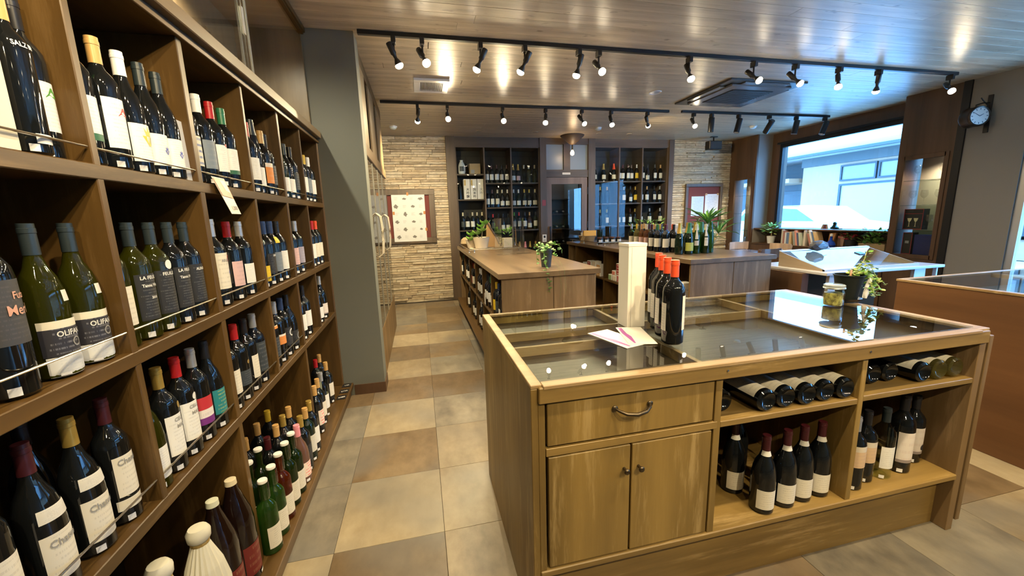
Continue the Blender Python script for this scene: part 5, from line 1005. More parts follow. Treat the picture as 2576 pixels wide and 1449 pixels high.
for i, (y, z) in enumerate([(6.33, 1.655), (6.45, 1.655), (6.33, 1.325), (6.45, 1.325), (6.33, 1.005), (6.40, .71)]):
    wglass(6.10, y, z, 'stem wine glass in the far corner cabinet, %s shelf, %s' % ({1.655: 'top', 1.325: 'middle', 1.005: 'lower', .71: 'bottom'}[z], 'left' if y > 6.42 or z == .71 else 'right'), 'wine glasses in the far corner cabinet')
M_RED = mat('box_red', (.35, .03, .03), .45)
def gift(name, label, y0, y1, z0, h, print_glasses):
    t = thing(name, label, 'box', (6.1, (y0 + y1) / 2, z0)); part('box_body', MB().bbox(6.05, 6.15, y0, y1, z0, z0 + h, .002), M_INT, t)
    e = .006; part('red_border', MB().box(6.046, 6.0495, y0, y1, z0, z0 + e).box(6.046, 6.0495, y0, y1, z0 + h - e, z0 + h).box(6.046, 6.0495, y0, y0 + e, z0, z0 + h).box(6.046, 6.0495, y1 - e, y1, z0, z0 + h), M_RED, t)
    if print_glasses:
        for yc in (y0 + (y1 - y0) * .35, y0 + (y1 - y0) * .68):
            part('printed_glass', MB().prism([(yc - .024, z0 + h * .55), (yc + .024, z0 + h * .55), (yc + .015, z0 + h * .42), (yc + .003, z0 + h * .36), (yc + .003, z0 + h * .15), (yc + .014, z0 + h * .13), (yc - .014, z0 + h * .13), (yc - .003, z0 + h * .15), (yc - .003, z0 + h * .36), (yc - .015, z0 + h * .42)], 'x', 6.047, 6.0493), mat('print_pale_yellow', (.72, .62, .35), .5), t)
        part('red_line', B(6.046, 6.0495, y0, y1, z0 + h * .76, z0 + h * .785), M_RED, t)
    else: part('printed_mark', B(6.046, 6.0495, y0 + .03, y1 - .03, z0 + h * .5, z0 + h * .62), mat('print_grey', (.3, .3, .3), .5), t)
gift('boxed_glasses', 'red-edged black box printed with two wine glasses in the right cabinet', 3.66, 3.86, 1.085, .25, True)
gift('dark_gift_box', 'narrow red-edged dark box at the bottom left of the right cabinet', 3.74, 3.84, .772, .27, False)
single('navy_box', MB().bbox(6.05, 6.15, 3.49, 3.72, .772, 1.02, .003), mat('navy_box_card', (.01, .02, .12), .4), 'navy blue box at the bottom of the right cabinet', 'box')
for i, y in enumerate((3.80, 3.73, 3.60)):
    t = thing('small_gold_bottle', 'tiny gold-topped bottle on the lower shelf of right cabinet, %s' % ['farthest', 'middle', 'nearest'][i], 'bottle', (6.2, y, 1.085), 'tiny bottles in the right cabinet'); part('bottle_body', MB().lathe([(0, 0), (.014, 0), (.014, .05), (.005, .065), (.005, .08)], 10, (6.2, y, 1.085)), GL['dark'], t, True); part('cap', MB().lathe([(.007, .075), (.007, .09), (0, .091)], 8, (6.2, y, 1.085)), CAPM['gold'], t, True)
# wall clock on bracket
ck = thing('wall_clock', 'double-sided round station clock on a scrolled bracket, right wall', 'clock', (5.82, 3.20, 2.24))
CM = Matrix.Rotation(math.radians(-20), 4, 'Z') @ Matrix.Rotation(PI / 2, 4, 'X'); cc = (5.80, 3.20, 2.28)
part('clock_case', MB().lathe([(0, -.055), (.085, -.055), (.098, -.062), (.104, -.05), (.100, -.03), (.100, .03), (.104, .05), (.098, .062), (.085, .055), (0, .055)], 28, cc, CM), mat('bronze_case', (.07, .05, .04), .3, .8), ck, True)
part('clock_face', MB().lathe([(0, .0565), (.084, .0565)], 28, cc, CM), mat('clock_face', (.60, .50, .42), .5), ck)
mk = MB()
for h in range(12):
    a = h * PI / 6; p = [Vector((math.sin(a + s) * r, math.cos(a + s) * r, .0575)) for s, r in ((-.05, .062), (.05, .062), (.05, .078), (-.05, .078))]
    mk.add([tuple((CM @ v.to_4d()).to_3d() + Vector(cc)) for v in p], [(0, 1, 2, 3)])
part('hour_marks', mk, INK['black'], ck)
hd = MB()
for a, l, w in ((1.05, .042, .004), (5.3, .064, .003)):
    d = Vector((math.sin(a), math.cos(a), 0)); n_ = Vector((d.y, -d.x, 0)); p = [n_ * w, -n_ * w, d * l - n_ * w * .5, d * l + n_ * w * .5]
    hd.add([tuple((CM @ (v + Vector((0, 0, .058))).to_4d()).to_3d() + Vector(cc)) for v in p], [(0, 1, 2, 3)])
part('clock_hands', hd, INK['black'], ck)
part('bracket', MB().tube([(5.948, 3.17, 2.15), (5.946, 3.17, 2.46)], .007, 6).tube([(5.948, 3.17, 2.42), (5.87, 3.185, 2.42), (5.80, 3.20, 2.40), (5.80, 3.20, 2.38)], .006, 6).tube([(5.945, 3.17, 2.34), (5.92, 3.175, 2.40), (5.87, 3.185, 2.44), (5.84, 3.19, 2.47)], .005, 6), M_BLACK, ck)
part('wall_plate', MB().bbox(5.938, 5.9495, 3.15, 3.19, 2.12, 2.50, .002), M_BLACK, ck)

# ------------------------------------------------------------------ back wall units behind glass
def unit(label, x0, x1, divs, shelves, ztop, zbot=.02):
    t = thing('glazed_wall_shelf', label, 'shelf', ((x0 + x1) / 2, 7.0, 0)); D0, D1 = YB + .03, YB + .36
    part('back_panel', B(x0, x1, D1, D1 + .02, 0, ztop + .02), M_INT, t)
    part('carcass', MB().box(x0, x0 + .018, YB - .02, D1, 0, ztop).box(x1 - .018, x1, YB - .02, D1, 0, ztop).box(x0, x1, YB - .02, D1, ztop, ztop + .02).box(x0, x1, YB - .02, D1, 0, .05), M_TRIM, t)
    ed = [x0] + divs + [x1]
    for d in divs: part('divider', MB().bbox(d - .012, d + .012, YB - .015, D1, .05, ztop, .001), M_TRIM, t)
    for c, zs in enumerate(shelves):
        for z in zs: part('shelf_board', MB().bbox(ed[c] + .012, ed[c + 1] - .012, YB + .01, D1, z - .022, z, .001), M_TRIM, t)
    for c in range(len(ed) - 1): part('glass_pane', B(ed[c] + .014, ed[c + 1] - .014, YB + .001, YB + .005, .05, ztop), M_CASEG, t)
    return ed
SL = [(2.115, 1.70, 1.18, .62), (1.965, 1.555, 1.14, .62), (1.965, 1.555, 1.16, .62)]
e1 = unit('wall of glazed wine shelving left of the cellar door', .652, 2.098, [1.135, 1.597], SL, 2.535)
SR = [(1.975, 1.58, 1.17, .62)] * 3
e2 = unit('wall of glazed wine shelving right of the cellar door', 3.127, 4.603, [3.62, 4.085], SR, 2.555)
ORD = ['leftmost', 'second', 'third', 'fourth', 'fifth', 'sixth']
BB = {('left', 0, 1): [('b', 'dark', None, None)], ('left', 0, 2): [('b', 'dark', 'cream', 'slate'), ('b', 'dark', 'black', 'white'), ('b', 'dark', 'cream', 'white'), ('b', 'dark', 'cream', None), ('b', 'dark', 'cream', None)],
      ('left', 1, 0): [('b', 'dark', 'maroon', 'white')] * 3 + [('b', 'dark', 'black', 'cream'), ('b', 'dark', 'maroon', 'white')], ('left', 1, 1): [('b', 'dark', 'black', 'white'), ('b', 'dark', 'maroon', 'white'), ('b', 'dark', 'cream', 'cream'), ('g', 'dark', 'cream', 'white'), ('g', 'dark', 'white', 'white')],
      ('left', 1, 2): [('b', 'dark', 'black', None), ('b', 'dark', 'red', 'slate'), ('b', 'blue', 'black', None), ('g', 'dark', 'black', 'white'), ('g', 'dark', 'black', 'white')],
      ('left', 2, 0): [('c', 'dark', 'gold', 'white'), ('c', 'dark', 'gold', 'pink'), ('b', 'clear', 'cream', None), ('b', 'pale', 'cream', None), ('b', 'olive', 'cream', None)], ('left', 2, 1): [('g', 'dgreen', 'white', 'white'), ('g', 'dgreen', 'white', 'white'), ('g', 'dark', 'yellow', 'cream'), ('g', 'dark', 'yellow', 'cream'), ('g', 'dark', 'cream', 'cream')],
      ('left', 2, 2): [('b', 'olive', 'lime', 'cream'), ('b', 'dark', 'red', 'white2'), ('b', 'dark', 'black', 'white'), ('g', 'amber', 'tan', 'cream'), ('b', 'olive', 'black', 'cream')], ('left', 2, 3): [('c', 'dark', 'silver', None), ('c', 'dark', 'tan', None), ('c', 'dark', 'pink', None), ('c', 'dark', 'gold', None), ('c', 'dgreen', 'tan', None)],
      ('left', 1, 3): [('b', 'dark', 'red', None), ('b', 'dark', 'black', 'white'), ('b', 'dark', 'black', None), ('b', 'dark', 'tan', 'white')],
      ('right', 0, 0): [('c', 'dark', 'maroon', 'cream'), ('c', 'dark', 'gold', 'cream'), ('c', 'dark', 'orange', 'cream')], ('right', 1, 0): [('b', 'dark', 'dred', 'white')] * 4 + [('b', 'dark', 'silver', 'yellow')], ('right', 2, 0): [('c', 'dark', 'gold', 'cream'), ('g', 'dark', 'black', 'cream'), ('b', 'dark', 'black', 'white'), ('b', 'dark', 'tan', 'cream')],
      ('right', 0, 1): [('b', 'dark', 'gold', None), ('b', 'dark', 'tan', None)], ('right', 1, 1): [('b', 'dark', 'black', 'slate'), ('b', 'dark', 'silver', 'white'), ('g', 'dark', 'black', 'white'), ('b', 'dark', 'gold', 'yellow')], ('right', 2, 1): [('b', 'dark', 'gold', 'white'), ('b', 'dark', 'tan', 'white'), ('b', 'dark', 'black', 'cream'), ('b', 'dark', 'silver', 'white')],
      ('right', 0, 2): [('b', 'dark', 'gold', None), ('b', 'dark', 'gold', 'cream')], ('right', 1, 2): [('b', 'dark', 'tan', 'cream'), ('b', 'dark', 'black', 'white'), ('b', 'dark', 'dred', 'white'), ('b', 'dark', 'gold', 'slate')], ('right', 2, 2): [('b', 'dark', 'silver', 'white'), ('b', 'dark', 'silver', 'white'), ('b', 'dark', 'silver', 'cream')]}
CN = {0: 'left column', 1: 'middle column', 2: 'right column'}; RN = {0: 'top shelf', 1: 'second shelf', 2: 'third shelf', 3: 'lowest visible shelf'}
GN = dict(dark='dark', clear='clear', pale='pale gold', olive='olive', amber='amber', dgreen='dark green', blue='blue-black')
for (u, c, r), lst in BB.items():
    ed, S = (e1, SL) if u == 'left' else (e2, SR); z = (S[c] if u == 'left' else S[c])[r]; n = len(lst); a, b_ = ed[c] + .055, ed[c + 1] - .055
    if (u, c, r) == ('left', 0, 2): a += .04
    for i, (kd, gl, cp, lb) in enumerate(lst):
        x = a + (b_ - a) * (i / max(1, n - 1) if n > 2 else .3 + .4 * i) if n > 1 else a + .01
        sc = 1.25 if (u, c, r, i) == ('right', 2, 0, 0) else 1.0
        bottle(kd, gl, cp, lb, (x, YB + .10 + (.03 if i % 2 else 0), z + .0005), '%s %s bottle, %s, %s, glazed shelving %s of cellar door' % (ORD[i], GN[gl], RN[r], CN[c], u), 'bottles in the %s glazed shelving' % u, rz=-PI / 2 + rm.uniform(-.25, .25), sticker=False, scale=sc)
jg = thing('sake_jug', 'white glazed jug on the top shelf, left column of the glazed shelving', 'jug', (.77, YB + .14, 2.1155)); part('jug_body', MB().lathe([(0, 0), (.05, 0), (.065, .05), (.062, .14), (.04, .19), (.025, .215), (.03, .235), (0, .236)], 18, (.77, YB + .14, 2.1155)), GL['white'], jg, True)
part('jug_label', MB().lathe([(.0665, .05), (.064, .13)], 10, (.77, YB + .14, 2.1155), a0=-2.2, a1=-1.1, uv=True), LB['slate'], jg, True)
wbx = thing('wooden_gift_box', 'plain wooden box on the top shelf beside the white jug', 'box', (.99, YB + .15, 2.1155)); part('box_body', MB().bbox(.90, 1.08, YB + .08, YB + .22, 2.1155, 2.29, .002), mat('pale_wood_box', (.42, .30, .16), .6), wbx); part('small_print', B(.92, .98, YB + .078, YB + .0795, 2.13, 2.19), INK['grey'], wbx)
for i, x in enumerate((.835, .95, 1.065)):
    t = thing('sake_carton', 'tall white carton with black characters, %s of three in the left shelving' % ['leftmost', 'middle', 'rightmost'][i], 'box', (x, YB + .12, 1.7005), 'white cartons in the left shelving')
    part('carton_body', MB().bbox(x - .053, x + .053, YB + .06, YB + .17, 1.7005, 2.035, .002), mat('carton_bright', (.78, .75, .70), .5), t)
    tx = ['大吟醸', '純米吟', '大吟'][i]
    for k, ch in enumerate(tx): part('lettering', flat_text(ch, .055, (x + .012, YB + .0585, 1.86 - k * .058), (1, 0, 0), (0, 0, 1), .0008), INK['black' if i < 2 else 'grey'], t)
    if i < 2: part('gold_mark', B(x - .045, x - .018, YB + .0585, YB + .0597, 1.93, 2.02), INK['gold'], t)
# cellar bottles lying behind the door
q = 0
for zi_, z in enumerate((.82, 1.12, 1.42)):
    for i in range(5):
        bottle('b', 'dark', 'cream', None, (2.33 + .135 * i, 7.99, z + .045), 'wine bottle lying neck-out in the cellar behind the door, %s, %s row' % (['leftmost', 'second', 'middle', 'fourth', 'rightmost'][i], ['lower', 'middle', 'upper'][zi_]), 'bottles lying in the cellar', lying=Matrix.Rotation(PI / 2, 4, 'X').to_euler(), sticker=False)
# framed notice boards
def board(label, x0, x1, z0, z1, fw=.055):
    t = thing('notice_board', label, 'board', ((x0 + x1) / 2, YB - .03, z0))
    for a, b_, c, d in ((x0, x1, z1 - fw, z1), (x0, x1, z0, z0 + fw), (x0, x0 + fw, z0 + fw, z1 - fw), (x1 - fw, x1, z0 + fw, z1 - fw)): part('frame', MB().bbox(a, b_, YB - .07, YB - .03, c, d, .003), M_TRIM, t)
    part('board_cloth', B(x0 + fw, x1 - fw, YB - .042, YB - .032, z0 + fw, z1 - fw), mat('maroon_cloth', (.14, .03, .025), .8), t); return t
b1 = board('maroon notice board in dark wood frame on the left stone wall', -.56, .275, 1.00, 1.87, .09)
ps = thing('food_poster', 'white poster of small food sketches pinned on the left notice board', 'poster', (-.14, YB - 0.0800, 1.04))
part('poster_sheet', B(-.405, .115, YB - 0.0760, YB - 0.0730, 1.035, 1.785), mat('poster_white', (.62, .64, .64), .6), ps)
rp = random.Random(17); sk = MB(); tx_ = MB()
for r in range(6):
    for c in range(4):
        cx_, cz = -.335 + .125 * c + rp.uniform(-.01, .01), 1.72 - .122 * r
        if (r + c) % 2:
            n = 11; w = rp.uniform(.022, .038); h = rp.uniform(.014, .034); ph = rp.random() * 3
            sk.add([(cx_ + w * math.cos(2 * PI * i / n) * (1 + .35 * math.sin(3 * i + ph)), YB - 0.0765, cz + h * math.sin(2 * PI * i / n) * (1 + .3 * math.cos(2 * i + ph))) for i in range(n)], [tuple(range(n))])
        else:
            for k in range(4): tx_.box(cx_ - .03, cx_ - .03 + rp.uniform(.03, .06), YB - 0.0767, YB - 0.0763, cz + .02 - k * .012, cz + .0225 - k * .012)
part('sketch', sk, mat('sketch_grey', (.16, .15, .14), .6), ps); part('small_print', tx_, INK['grey'], ps)
for x, z in ((-.15, 1.772), (-.385, 1.47), (.10, 1.47), (.115, 1.2)): part('orange_clip', B(x - .016, x + .016, YB - 0.0800, YB - 0.0765, z, z + .05), mat('clip_orange', (.42, .17, .04), .5), ps)
b2 = board('maroon notice board in dark wood frame on the right stone wall', 4.985, 5.80, 1.10, 1.905, .055)
for i, (x0, x1, z0, z1, lb) in enumerate(((5.13, 5.40, 1.30, 1.67, 'pale blue printed sheet on the right notice board, partly behind the yucca'), (5.43, 5.73, 1.28, 1.71, 'white taped sheet at right on the right notice board'))):
    t = thing('pinned_sheet', lb, 'paper', ((x0 + x1) / 2, YB - .05, z0)); part('sheet', MB().add([(x0, YB - .046, z0), (x1, YB - .046, z0), (x1, YB - .046, z1), (x0, YB - .046, z1), (x0, YB - .043, z0), (x1, YB - .043, z0), (x1, YB - .043, z1), (x0, YB - .043, z1)], [(0, 1, 2, 3), (7, 6, 5, 4), (0, 4, 5, 1), (1, 5, 6, 2), (2, 6, 7, 3), (3, 7, 4, 0)], [[(0, 0), (1, 0), (1, 1), (0, 1)]] + [[(0, 0)] * 4] * 5), label_mat('sheet_print_%d' % i, (.66, .68, .72) if i else (.5, .62, .70), (.25, .3, .4), 14, amount=.5), t)
    if i:
        for x in (x0 + .02, x1 - .02): part('tape', B(x - .02, x + .02, YB - .05, YB - .0465, z1 - .02, z1 + .015), mat('tape_tan', (.5, .3, .12), .5), t)
# pendant wall lamp above cellar door
pl = thing('pendant_lamp', 'inverted cone ceiling lamp with glowing warm bulb above the cellar door', 'lamp', (2.605, 6.55, ZC))
part('shade', MB().lathe([(.20, ZC - .002), (.19, ZC - .02), (.06, ZC - .13), (.02, ZC - .15), (0, ZC - .15)], 28, (2.605, 6.55, 0)), mat('shade_brown', (.09, .06, .04), .5), pl, True)
part('lamp_stem', MB().tube([(2.605, 6.55, ZC - .15), (2.605, 6.55, ZC - .24)], .012, 8), M_BRONZE, pl)
part('bulb', MB().lathe([(0, -.045), (.028, -.03), (.034, 0), (.02, .03), (.012, .045)], 16, (2.605, 6.55, ZC - .28)), mat('warm_bulb', (1, .8, .5), .4, emit=(1, .62, .28), estr=14), pl, True)
def point(loc, e, col=(1, .72, .42), r=.03):
    l = bpy.data.lights.new('lamp_light', 'POINT'); l.energy = e; l.color = col; l.shadow_soft_size = r; o = bpy.data.objects.new('lamp_light', l); COL.objects.link(o); o.location = loc; return o
point((2.605, 6.46, ZC - .30), 1.2); point((2.6, 7.5, 2.35), 7, (.9, .93, 1), .06)  # the second is an added light without a lamp, to show the cellar contents
# ceiling speaker, vent, air-conditioner, smoke detectors, downlights
t = thing('ceiling_speaker', 'black box speaker hanging from the ceiling before the right stone wall', 'speaker', (5.27, 6.45, ZC)); part('cabinet', MB().bbox(5.14, 5.40, 6.37, 6.50, 2.475, 2.62, .01), M_BLACK, t); part('grille', B(5.155, 5.385, 6.366, 6.3695, 2.49, 2.605), mat('speaker_grille', (.03, .03, .03), .8), t); part('bracket', MB().tube([(5.27, 6.44, 2.62), (5.27, 6.44, ZC)], .012, 8).box(5.21, 5.33, 6.41, 6.47, ZC - .012, ZC), M_BLACK, t)
t = thing('ceiling_vent', 'white square exhaust grille on the ceiling between the two spotlight tracks', 'vent', (.21, 4.29, ZC)); part('vent_frame', MB().bbox(.04, .38, 4.10, 4.16, ZC - .022, ZC, .003).bbox(.04, .38, 4.42, 4.48, ZC - .022, ZC, .003).bbox(.04, .10, 4.16, 4.42, ZC - .022, ZC, .003).bbox(.32, .38, 4.16, 4.42, ZC - .022, ZC, .003), M_WHITE, t)
part('vent_back', B(.10, .32, 4.16, 4.42, ZC - .006, ZC), mat('vent_dark', (.10, .10, .09), .7), t)
for k in range(18): part('slat', B(.102 + k * .0122, .1065 + k * .0122, 4.16, 4.42, ZC - .018, ZC - .008), M_WHITE, t)
ax = thing('air_conditioner', 'black ceiling cassette air conditioner with four vents near the window side', 'air conditioner', (3.64, 4.12, ZC))
A0, A1, C0, C1 = 3.16, 4.12, 3.66, 4.58; xm, ym = (A0 + A1) / 2, (C0 + C1) / 2
M_AC = mat('ac_charcoal', (.035, .035, .038), .35); M_ACL = mat('ac_grey_edge', (.12, .12, .125), .25)
part('panel', MB().bbox(A0, A1, C0, C1, ZC - .018, ZC, .006), M_AC, ax); part('inner_frame', MB().bbox(A0 + .10, A1 - .10, C0 + .10, C1 - .10, ZC - .04, ZC - .018, .008), M_ACL, ax)
part('intake_grille', MB().bbox(A0 + .22, A1 - .22, C0 + .22, C1 - .22, ZC - .046, ZC - .04, .002), M_BLACK, ax)
for k in range(14): part('grille_bar', B(A0 + .225, A1 - .225, C0 + .23 + k * .034, C0 + .238 + k * .034, ZC - .049, ZC - .046), M_AC, ax)
for (a, b_, c, d) in ((A0 + .2, A1 - .2, C0 + .03, C0 + .10), (A0 + .2, A1 - .2, C1 - .10, C1 - .03), (A0 + .03, A0 + .10, C0 + .2, C1 - .2), (A1 - .10, A1 - .03, C0 + .2, C1 - .2)): part('flap', MB().bbox(a, b_, c, d, ZC - .030, ZC - .018, .003), M_ACL, ax)
for i, (x, y) in enumerate(((-.263, 6.157), (2.79, 5.946), (5.30, 5.6))):
    t = thing('smoke_detector', 'small white ceiling smoke detector, %s' % ['near the left stone wall', 'before the cellar door', 'near the window'][i], 'detector', (x, y, ZC), 'ceiling smoke detectors'); part('base', MB().lathe([(.055, 0), (.055, -.012), (.048, -.014)], 20, (x, y, ZC)), M_WHITE, t, True); part('dome', MB().lathe([(.048, -.012), (.046, -.03), (.025, -.042), (0, -.044)], 20, (x, y, ZC)), mat('dome_white', (.7, .8, .85), .2), t, True)
t = thing('recessed_downlight', 'round white recessed fitting in the ceiling beside the air conditioner', 'lamp', (2.654, 4.208, ZC)); part('ring', MB().lathe([(.05, -.001), (.065, -.008), (.07, 0)], 24, (2.654, 4.208, ZC)), M_WHITE, t, True); part('lens', MB().lathe([(0, -.004), (.05, -.003)], 24, (2.654, 4.208, ZC)), mat('unlit_lens', (.5, .55, .6), .2), t)
for i, x in enumerate((-.05, 1.0, 1.9, 3.0, 3.55)):
    t = thing('small_ceiling_cap', 'small round cap on the ceiling near the back wall, %s from the left' % ORD[i].replace('leftmost', 'first'), 'fitting', (x, 6.35, ZC), 'small ceiling caps'); part('cap', MB().lathe([(0, -.006), (.045, -.006), (.05, 0)], 16, (x, 6.35, ZC)), mat('cap_beige', (.4, .34, .26), .5), t)

# ------------------------------------------------------------------ tall glazed wardrobe beyond the pillar
wa = thing('glazed_wardrobe', 'tall glazed wooden cabinet with arched pulls beyond the grey pillar', 'cabinet', (-.55, 4.3, 0)); XW = -.38
part('carcass', MB().box(-.80, XW - .005, 3.40, 3.42, 0, ZC).box(-.80, XW - .005, 5.34, 5.36, 0, ZC).box(-.80, -.78, 3.40, 5.36, 0, ZC), M_TRIM, wa)
part('base_panel', MB().bbox(-.80, XW, 3.42, 5.34, 0, .42, .003), M_CNT, wa)
part('middle_rail', MB().bbox(-.80, XW + .015, 3.40, 5.36, 1.90, 2.0, .004), wood('rail_pale_wood', (.13, .085, .045), (.22, .15, .08), 'y', .4), wa)
for a, b_ in ((3.42, 3.85), (4.05, 4.55), (4.75, 5.34)): part('upper_panel', MB().bbox(XW - .01, XW + .006, a + .0, b_ - .04, 2.0, 2.60, .002), wood('panel_pale_wood', (.17, .12, .065), (.26, .19, .11), 'z', .4), wa)
part('upper_panel', MB().bbox(-.80, XW + .006, 3.40, 5.36, 2.60, ZC, .003), M_RACK, wa)
for i in range(4):
    a = 3.44 + i * .47; d = part('glass_door', B(XW - .006, XW, a, a + .465, .43, 1.895), M_MIRR, wa)
    part('door_edge', MB().box(XW - .008, XW + .006, a - .004, a + .004, .43, 1.895), mat('edge_pale_metal', (.62, .60, .52), .25, .7), d)
    ya = a + (.40 if i % 2 == 0 else .06)
    part('arched_pull', MB().tube([(XW, ya, 1.05), (XW + .035, ya, 1.08), (XW + .045, ya, 1.2), (XW + .045, ya, 1.3), (XW + .035, ya, 1.42), (XW, ya, 1.45)], .007, 8), mat('pull_ivory', (.62, .55, .42), .35), d, True)
part('interior_shelf', MB().box(-.78, XW - .02, 3.42, 5.34, .85, .87).box(-.78, XW - .02, 3.42, 5.34, 1.35, 1.37), M_TRIM, wa)

# ------------------------------------------------------------------ ceiling tracks and spotlights
def track(x0, x1, y, label):
    single('ceiling_track', MB().bbox(x0, x1, y - .016, y + .016, ZC - .030, ZC - .001, .002), M_BLACK, label, 'light track', loc=((x0 + x1) / 2, y, ZC - .03))
HM = {}
def fixture(kind, x, y, aim, lit, label, group, energy=40):
    t = bpy.data.objects.new('track_spotlight', None); COL.objects.link(t); t.location = (x, y, ZC - .030); t.empty_display_size = .05; tag(t, label, 'spotlight', group); ROOT[t.name] = (x, y, ZC - .03)
    if 'ad' not in HM:
        HM['ad'] = MB().bbox(-.016, .016, -.03, .03, -.045, 0, .003).mesh('adapter', M_BLACK)
        HM['st'] = MB().tube([(0, 0, -.04), (0, 0, -.115)], .007, 8).mesh('stem', M_BLACK, True)
        HM['st2'] = MB().tube([(0, 0, -.04), (0, 0, -.075)], .007, 8).mesh('stem', M_BLACK, True)
        HM['hd'] = MB().lathe([(0, -.085), (.018, -.085), (.021, -.08), (.021, -.01), (.014, 0), (.011, .022), (.012, .026)], 18).mesh('lamp_head', M_BLKP, True)
        HM['cup'] = MB().lathe([(.012, .024), (.024, .05), (.029, .072), (.028, .074), (.022, .055)], 18).mesh('reflector', M_BLKP, True)
        HM['bulb'] = MB().lathe([(0, .094), (.018, .090), (.029, .078), (.029, .066), (.02, .055)], 18).mesh('bulb', M_BULB, True)
        HM['hd3'] = MB().lathe([(0, -.10), (.034, -.10), (.037, -.095), (.037, .085), (.034, .085), (.030, .065)], 20).mesh('lamp_head', M_BLKP, True)
        HM['bulb3'] = MB().lathe([(0, .066), (.030, .065)], 18).mesh('bulb', mat('bulb_soft', (1, .9, .7), .4, emit=(1, .8, .55), estr=8), True)
    link('adapter', HM['ad'], t); q = Vector(aim).normalized().to_track_quat('Z', 'X').to_euler()
    if kind == 'a':
        link('stem', HM['st'], t); h = link('lamp_head', HM['hd'], t); h.location = (0, 0, -.12); h.rotation_euler = q; link('reflector', HM['cup'], h); link('bulb', HM['bulb'], h); c = Vector((x, y, ZC - .15)) + Vector(aim).normalized() * .105
    else:
        link('stem', HM['st2'], t); h = link('lamp_head', HM['hd3'], t); h.location = (0, 0, -.15); h.rotation_euler = q; link('bulb', HM['bulb3'], h); c = Vector((x, y, ZC - .18)) + Vector(aim).normalized() * .10
    if energy: spot(c, aim, energy, size=(135 if y > 1 else 100) if kind == 'a' else 75, blend=1)
track(-.33, 5.44, 3.19, 'long black ceiling track nearest the camera with twelve spotlights')
track(-.33, 3.29, 4.885, 'black ceiling track farther back on the left with seven spotlights')
track(3.47, 5.91, 4.87, 'short black ceiling track near the window with six spotlights')
N1 = ['first from the left', 'second from the left', 'third from the left', 'fourth from the left', 'fifth from the left', 'sixth from the left', 'sixth from the right', 'fifth from the right', 'fourth from the right', 'third from the right', 'second from the right', 'rightmost']
F1 = [(-.09, (.45, .15, -1), 30), (.11, (.4, -.7, -1), 34), (.536, (-.5, .2, -1), 34), (.88, (-.5, .35, -1), 34), (1.325, (-.25, .15, -1), 34), (1.495, (.15, -.9, -.9), 38), (2.326, (.0, -.55, -1), 34), (2.98, (.35, -.9, -.9), 24), (3.43, (.4, -.8, -1), 20), (3.93, (-.45, -.5, -1), 20), (4.41, (.3, .3, -1), 18), (5.354, (-.5, -.8, -.8), 14)]
for n_, (x, aim, e) in zip(N1, F1): fixture('a', x, 3.19, aim, True, 'black spotlight on the nearest ceiling track, %s' % n_, 'spotlights on the nearest track', e)
F2 = [(.072, (-.15, .9, -1.1), 150), (.408, (.0, -1, -.75), 44), (1.06, (.0, -1, -.9), 40), (1.596, (-.3, -.8, -1), 36), (2.069, (.35, -.8, -1), 36), (2.468, (-.1, -.7, -1), 34), (2.979, (.9, .9, -.9), 90)]
for i, (x, aim, e) in enumerate(F2): fixture('a', x, 4.885, aim, True, 'black spotlight on the farther left ceiling track, %s' % ['first from the left', 'second from the left', 'third from the left', 'middle one', 'third from the right', 'second from the right', 'rightmost'][i], 'spotlights on the farther left track', e)
fixture('a', 3.656, 4.87, (-.15, -.9, -1), True, 'bulbed black spotlight at the left end of the window-side track', 'spotlights on the window-side track', 36)
for i, (x, aim) in enumerate(((3.932, (0, .05, -1)), (4.361, (-.22, .05, -1)), (4.865, (.1, .9, -1)), (5.327, (-.12, .1, -1)), (5.836, (-.3, .1, -1)))):
    fixture('b', x, 4.87, aim, True, 'black cylinder spotlight on the window-side track, %s of five' % ['leftmost', 'second', 'third', 'fourth', 'rightmost'][i], 'spotlights on the window-side track', 90)
# the row of spotlights over the camera's own aisle, just above the frame
track(-.33, 3.6, .55, 'black ceiling track above the near aisle, over the camera')
for i, (x, aim, e) in enumerate([(-.1, (-.62, .35, -1), 36), (.25, (-.8, .9, -1.1), 38), (.6, (.1, .5, -1), 36), (1.3, (.0, .35, -1), 34), (2.0, (-.1, .4, -1), 30), (2.8, (.2, .5, -1), 18), (3.4, (0, .6, -1), 14)]):
    fixture('a', x, .55, aim, True, 'black spotlight on the track over the camera, %s from the left' % ['first', 'second', 'third', 'fourth', 'fifth', 'sixth', 'seventh'][i], 'spotlights over the camera', e)
track(-.33, 3.6, -.9, 'black ceiling track behind the camera')
for i, (x, aim, e) in enumerate([(.1, (-.4, 1, -.9), 44), (1.0, (.15, 1, -.8), 70), (2.0, (.0, 1, -.8), 48), (2.9, (.0, 1, -.9), 32)]):
    fixture('a', x, -.9, aim, True, 'black spotlight on the track behind the camera, %s' % ['leftmost', 'second', 'third', 'rightmost'][i], 'spotlights behind the camera', e)

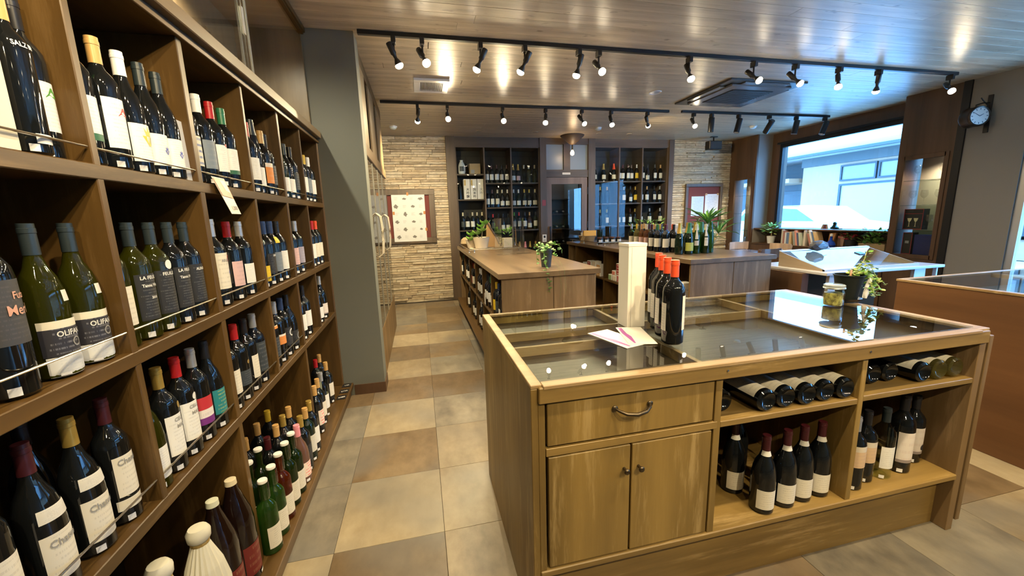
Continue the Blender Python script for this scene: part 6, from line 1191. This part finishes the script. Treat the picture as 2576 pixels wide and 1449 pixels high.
# ------------------------------------------------------------------ street outside the window
struct('street_ground', B(6.42, 40, -25, 35, -.12, -.02), mat('bounce_paving', (.72, .68, .64), .8))  # ground colour raised so it bounces extra daylight up to the ceiling
hs = thing('street_house', 'low pale building with row of windows across the street', 'building', (14, 9, 0))
M_WALLH = mat('house_wall', (.42, .24, .15), .7); M_HD = mat('house_blue_grey', (.030, .032, .035), .5); M_ROOF = mat('house_roof', (.40, .36, .34), .6)
part('house_wall', B(14, 20, -8, 12.3, 0, 3.2), M_WALLH, hs); part('entry_wall', B(15.2, 20, 12.3, 20, 0, 3.2), M_HD, hs)
part('eave', MB().prism([(12.9, 3.15), (12.9, 3.3), (19, 5.2), (21, 3.3), (21, 3.15)], 'y', -10, 21), M_ROOF, hs); part('gutter', B(12.8, 12.92, -10, 21, 3.08, 3.16), M_HD, hs)
part('frieze', B(13.9, 13.99, -8, 12.3, 2.85, 3.15), mat('house_frieze', (.07, .065, .06), .6), hs)
for i in range(9):
    a = 10.9 - i * 1.15
    f = part('window', MB().box(13.93, 13.99, a - 1.1, a, 2.25, 2.3).box(13.93, 13.99, a - 1.1, a, 2.72, 2.77).box(13.93, 13.99, a - .05, a, 2.3, 2.72).box(13.93, 13.99, a - 1.1, a - 1.05, 2.3, 2.72), M_HD, hs); part('pane', B(13.97, 13.985, a - 1.05, a - .05, 2.3, 2.72), mat('house_pane', (.22, .18, .15), .3), f)
for i in range(4):
    a = 10.9 - i * 2.3; f = part('window', MB().box(13.93, 13.99, a - 2.2, a, 2.1, 2.16).box(13.93, 13.99, a - .07, a, .9, 2.1).box(13.93, 13.99, a - 2.2, a - 2.14, .5, 2.1).box(13.93, 13.99, a - 2.2, a, .5, .58), M_HD, hs); part('pane', B(13.97, 13.985, a - 2.14, a - .07, .58, 2.1), mat('house_pane_pale', (.40, .34, .30), .3), f)
d = part('entry_door', B(15.14, 15.19, 12.9, 14.1, 0, 2.1), mat('entry_dark', (.012, .016, .02), .4), hs); part('door_panel', B(15.12, 15.139, 13.1, 13.9, .8, 1.9), M_HD, d); part('canopy', B(13.6, 15.2, 12.5, 16, 2.35, 2.5), M_WALLH, hs)
car = thing('parked_car', 'white hatchback car parked outside the window', 'car', (10.5, 8.8, 0)); M_CAR = mat('car_white', (.8, .82, .84), .25, coat=.5)
pf = [(6.9, .35), (6.9, .75), (7.2, .95), (8.0, 1.05), (8.6, 1.42), (9.6, 1.48), (10.4, 1.40), (10.85, .98), (10.95, .6), (10.9, .35)]
part('car_body', MB().prism(pf, 'x', 9.75, 11.35), M_CAR, car)
part('side_window', MB().prism([(8.15, 1.06), (8.65, 1.37), (9.4, 1.42), (9.4, 1.06)], 'x', 9.735, 9.75).prism([(9.48, 1.06), (9.48, 1.42), (10.3, 1.35), (10.65, 1.06)], 'x', 9.735, 9.75), mat('car_glass', (.10, .20, .26), .08), car)
for y in (7.75, 10.1):
    for x in (9.74, 11.2): part('wheel', MB().lathe([(0, 0), (.18, 0), (.2, .02), (.31, .02), (.31, .16), (0, .16)], 20, (x, y, .31), Matrix.Rotation(PI / 2, 4, 'Y')), M_BLKP, car, True)
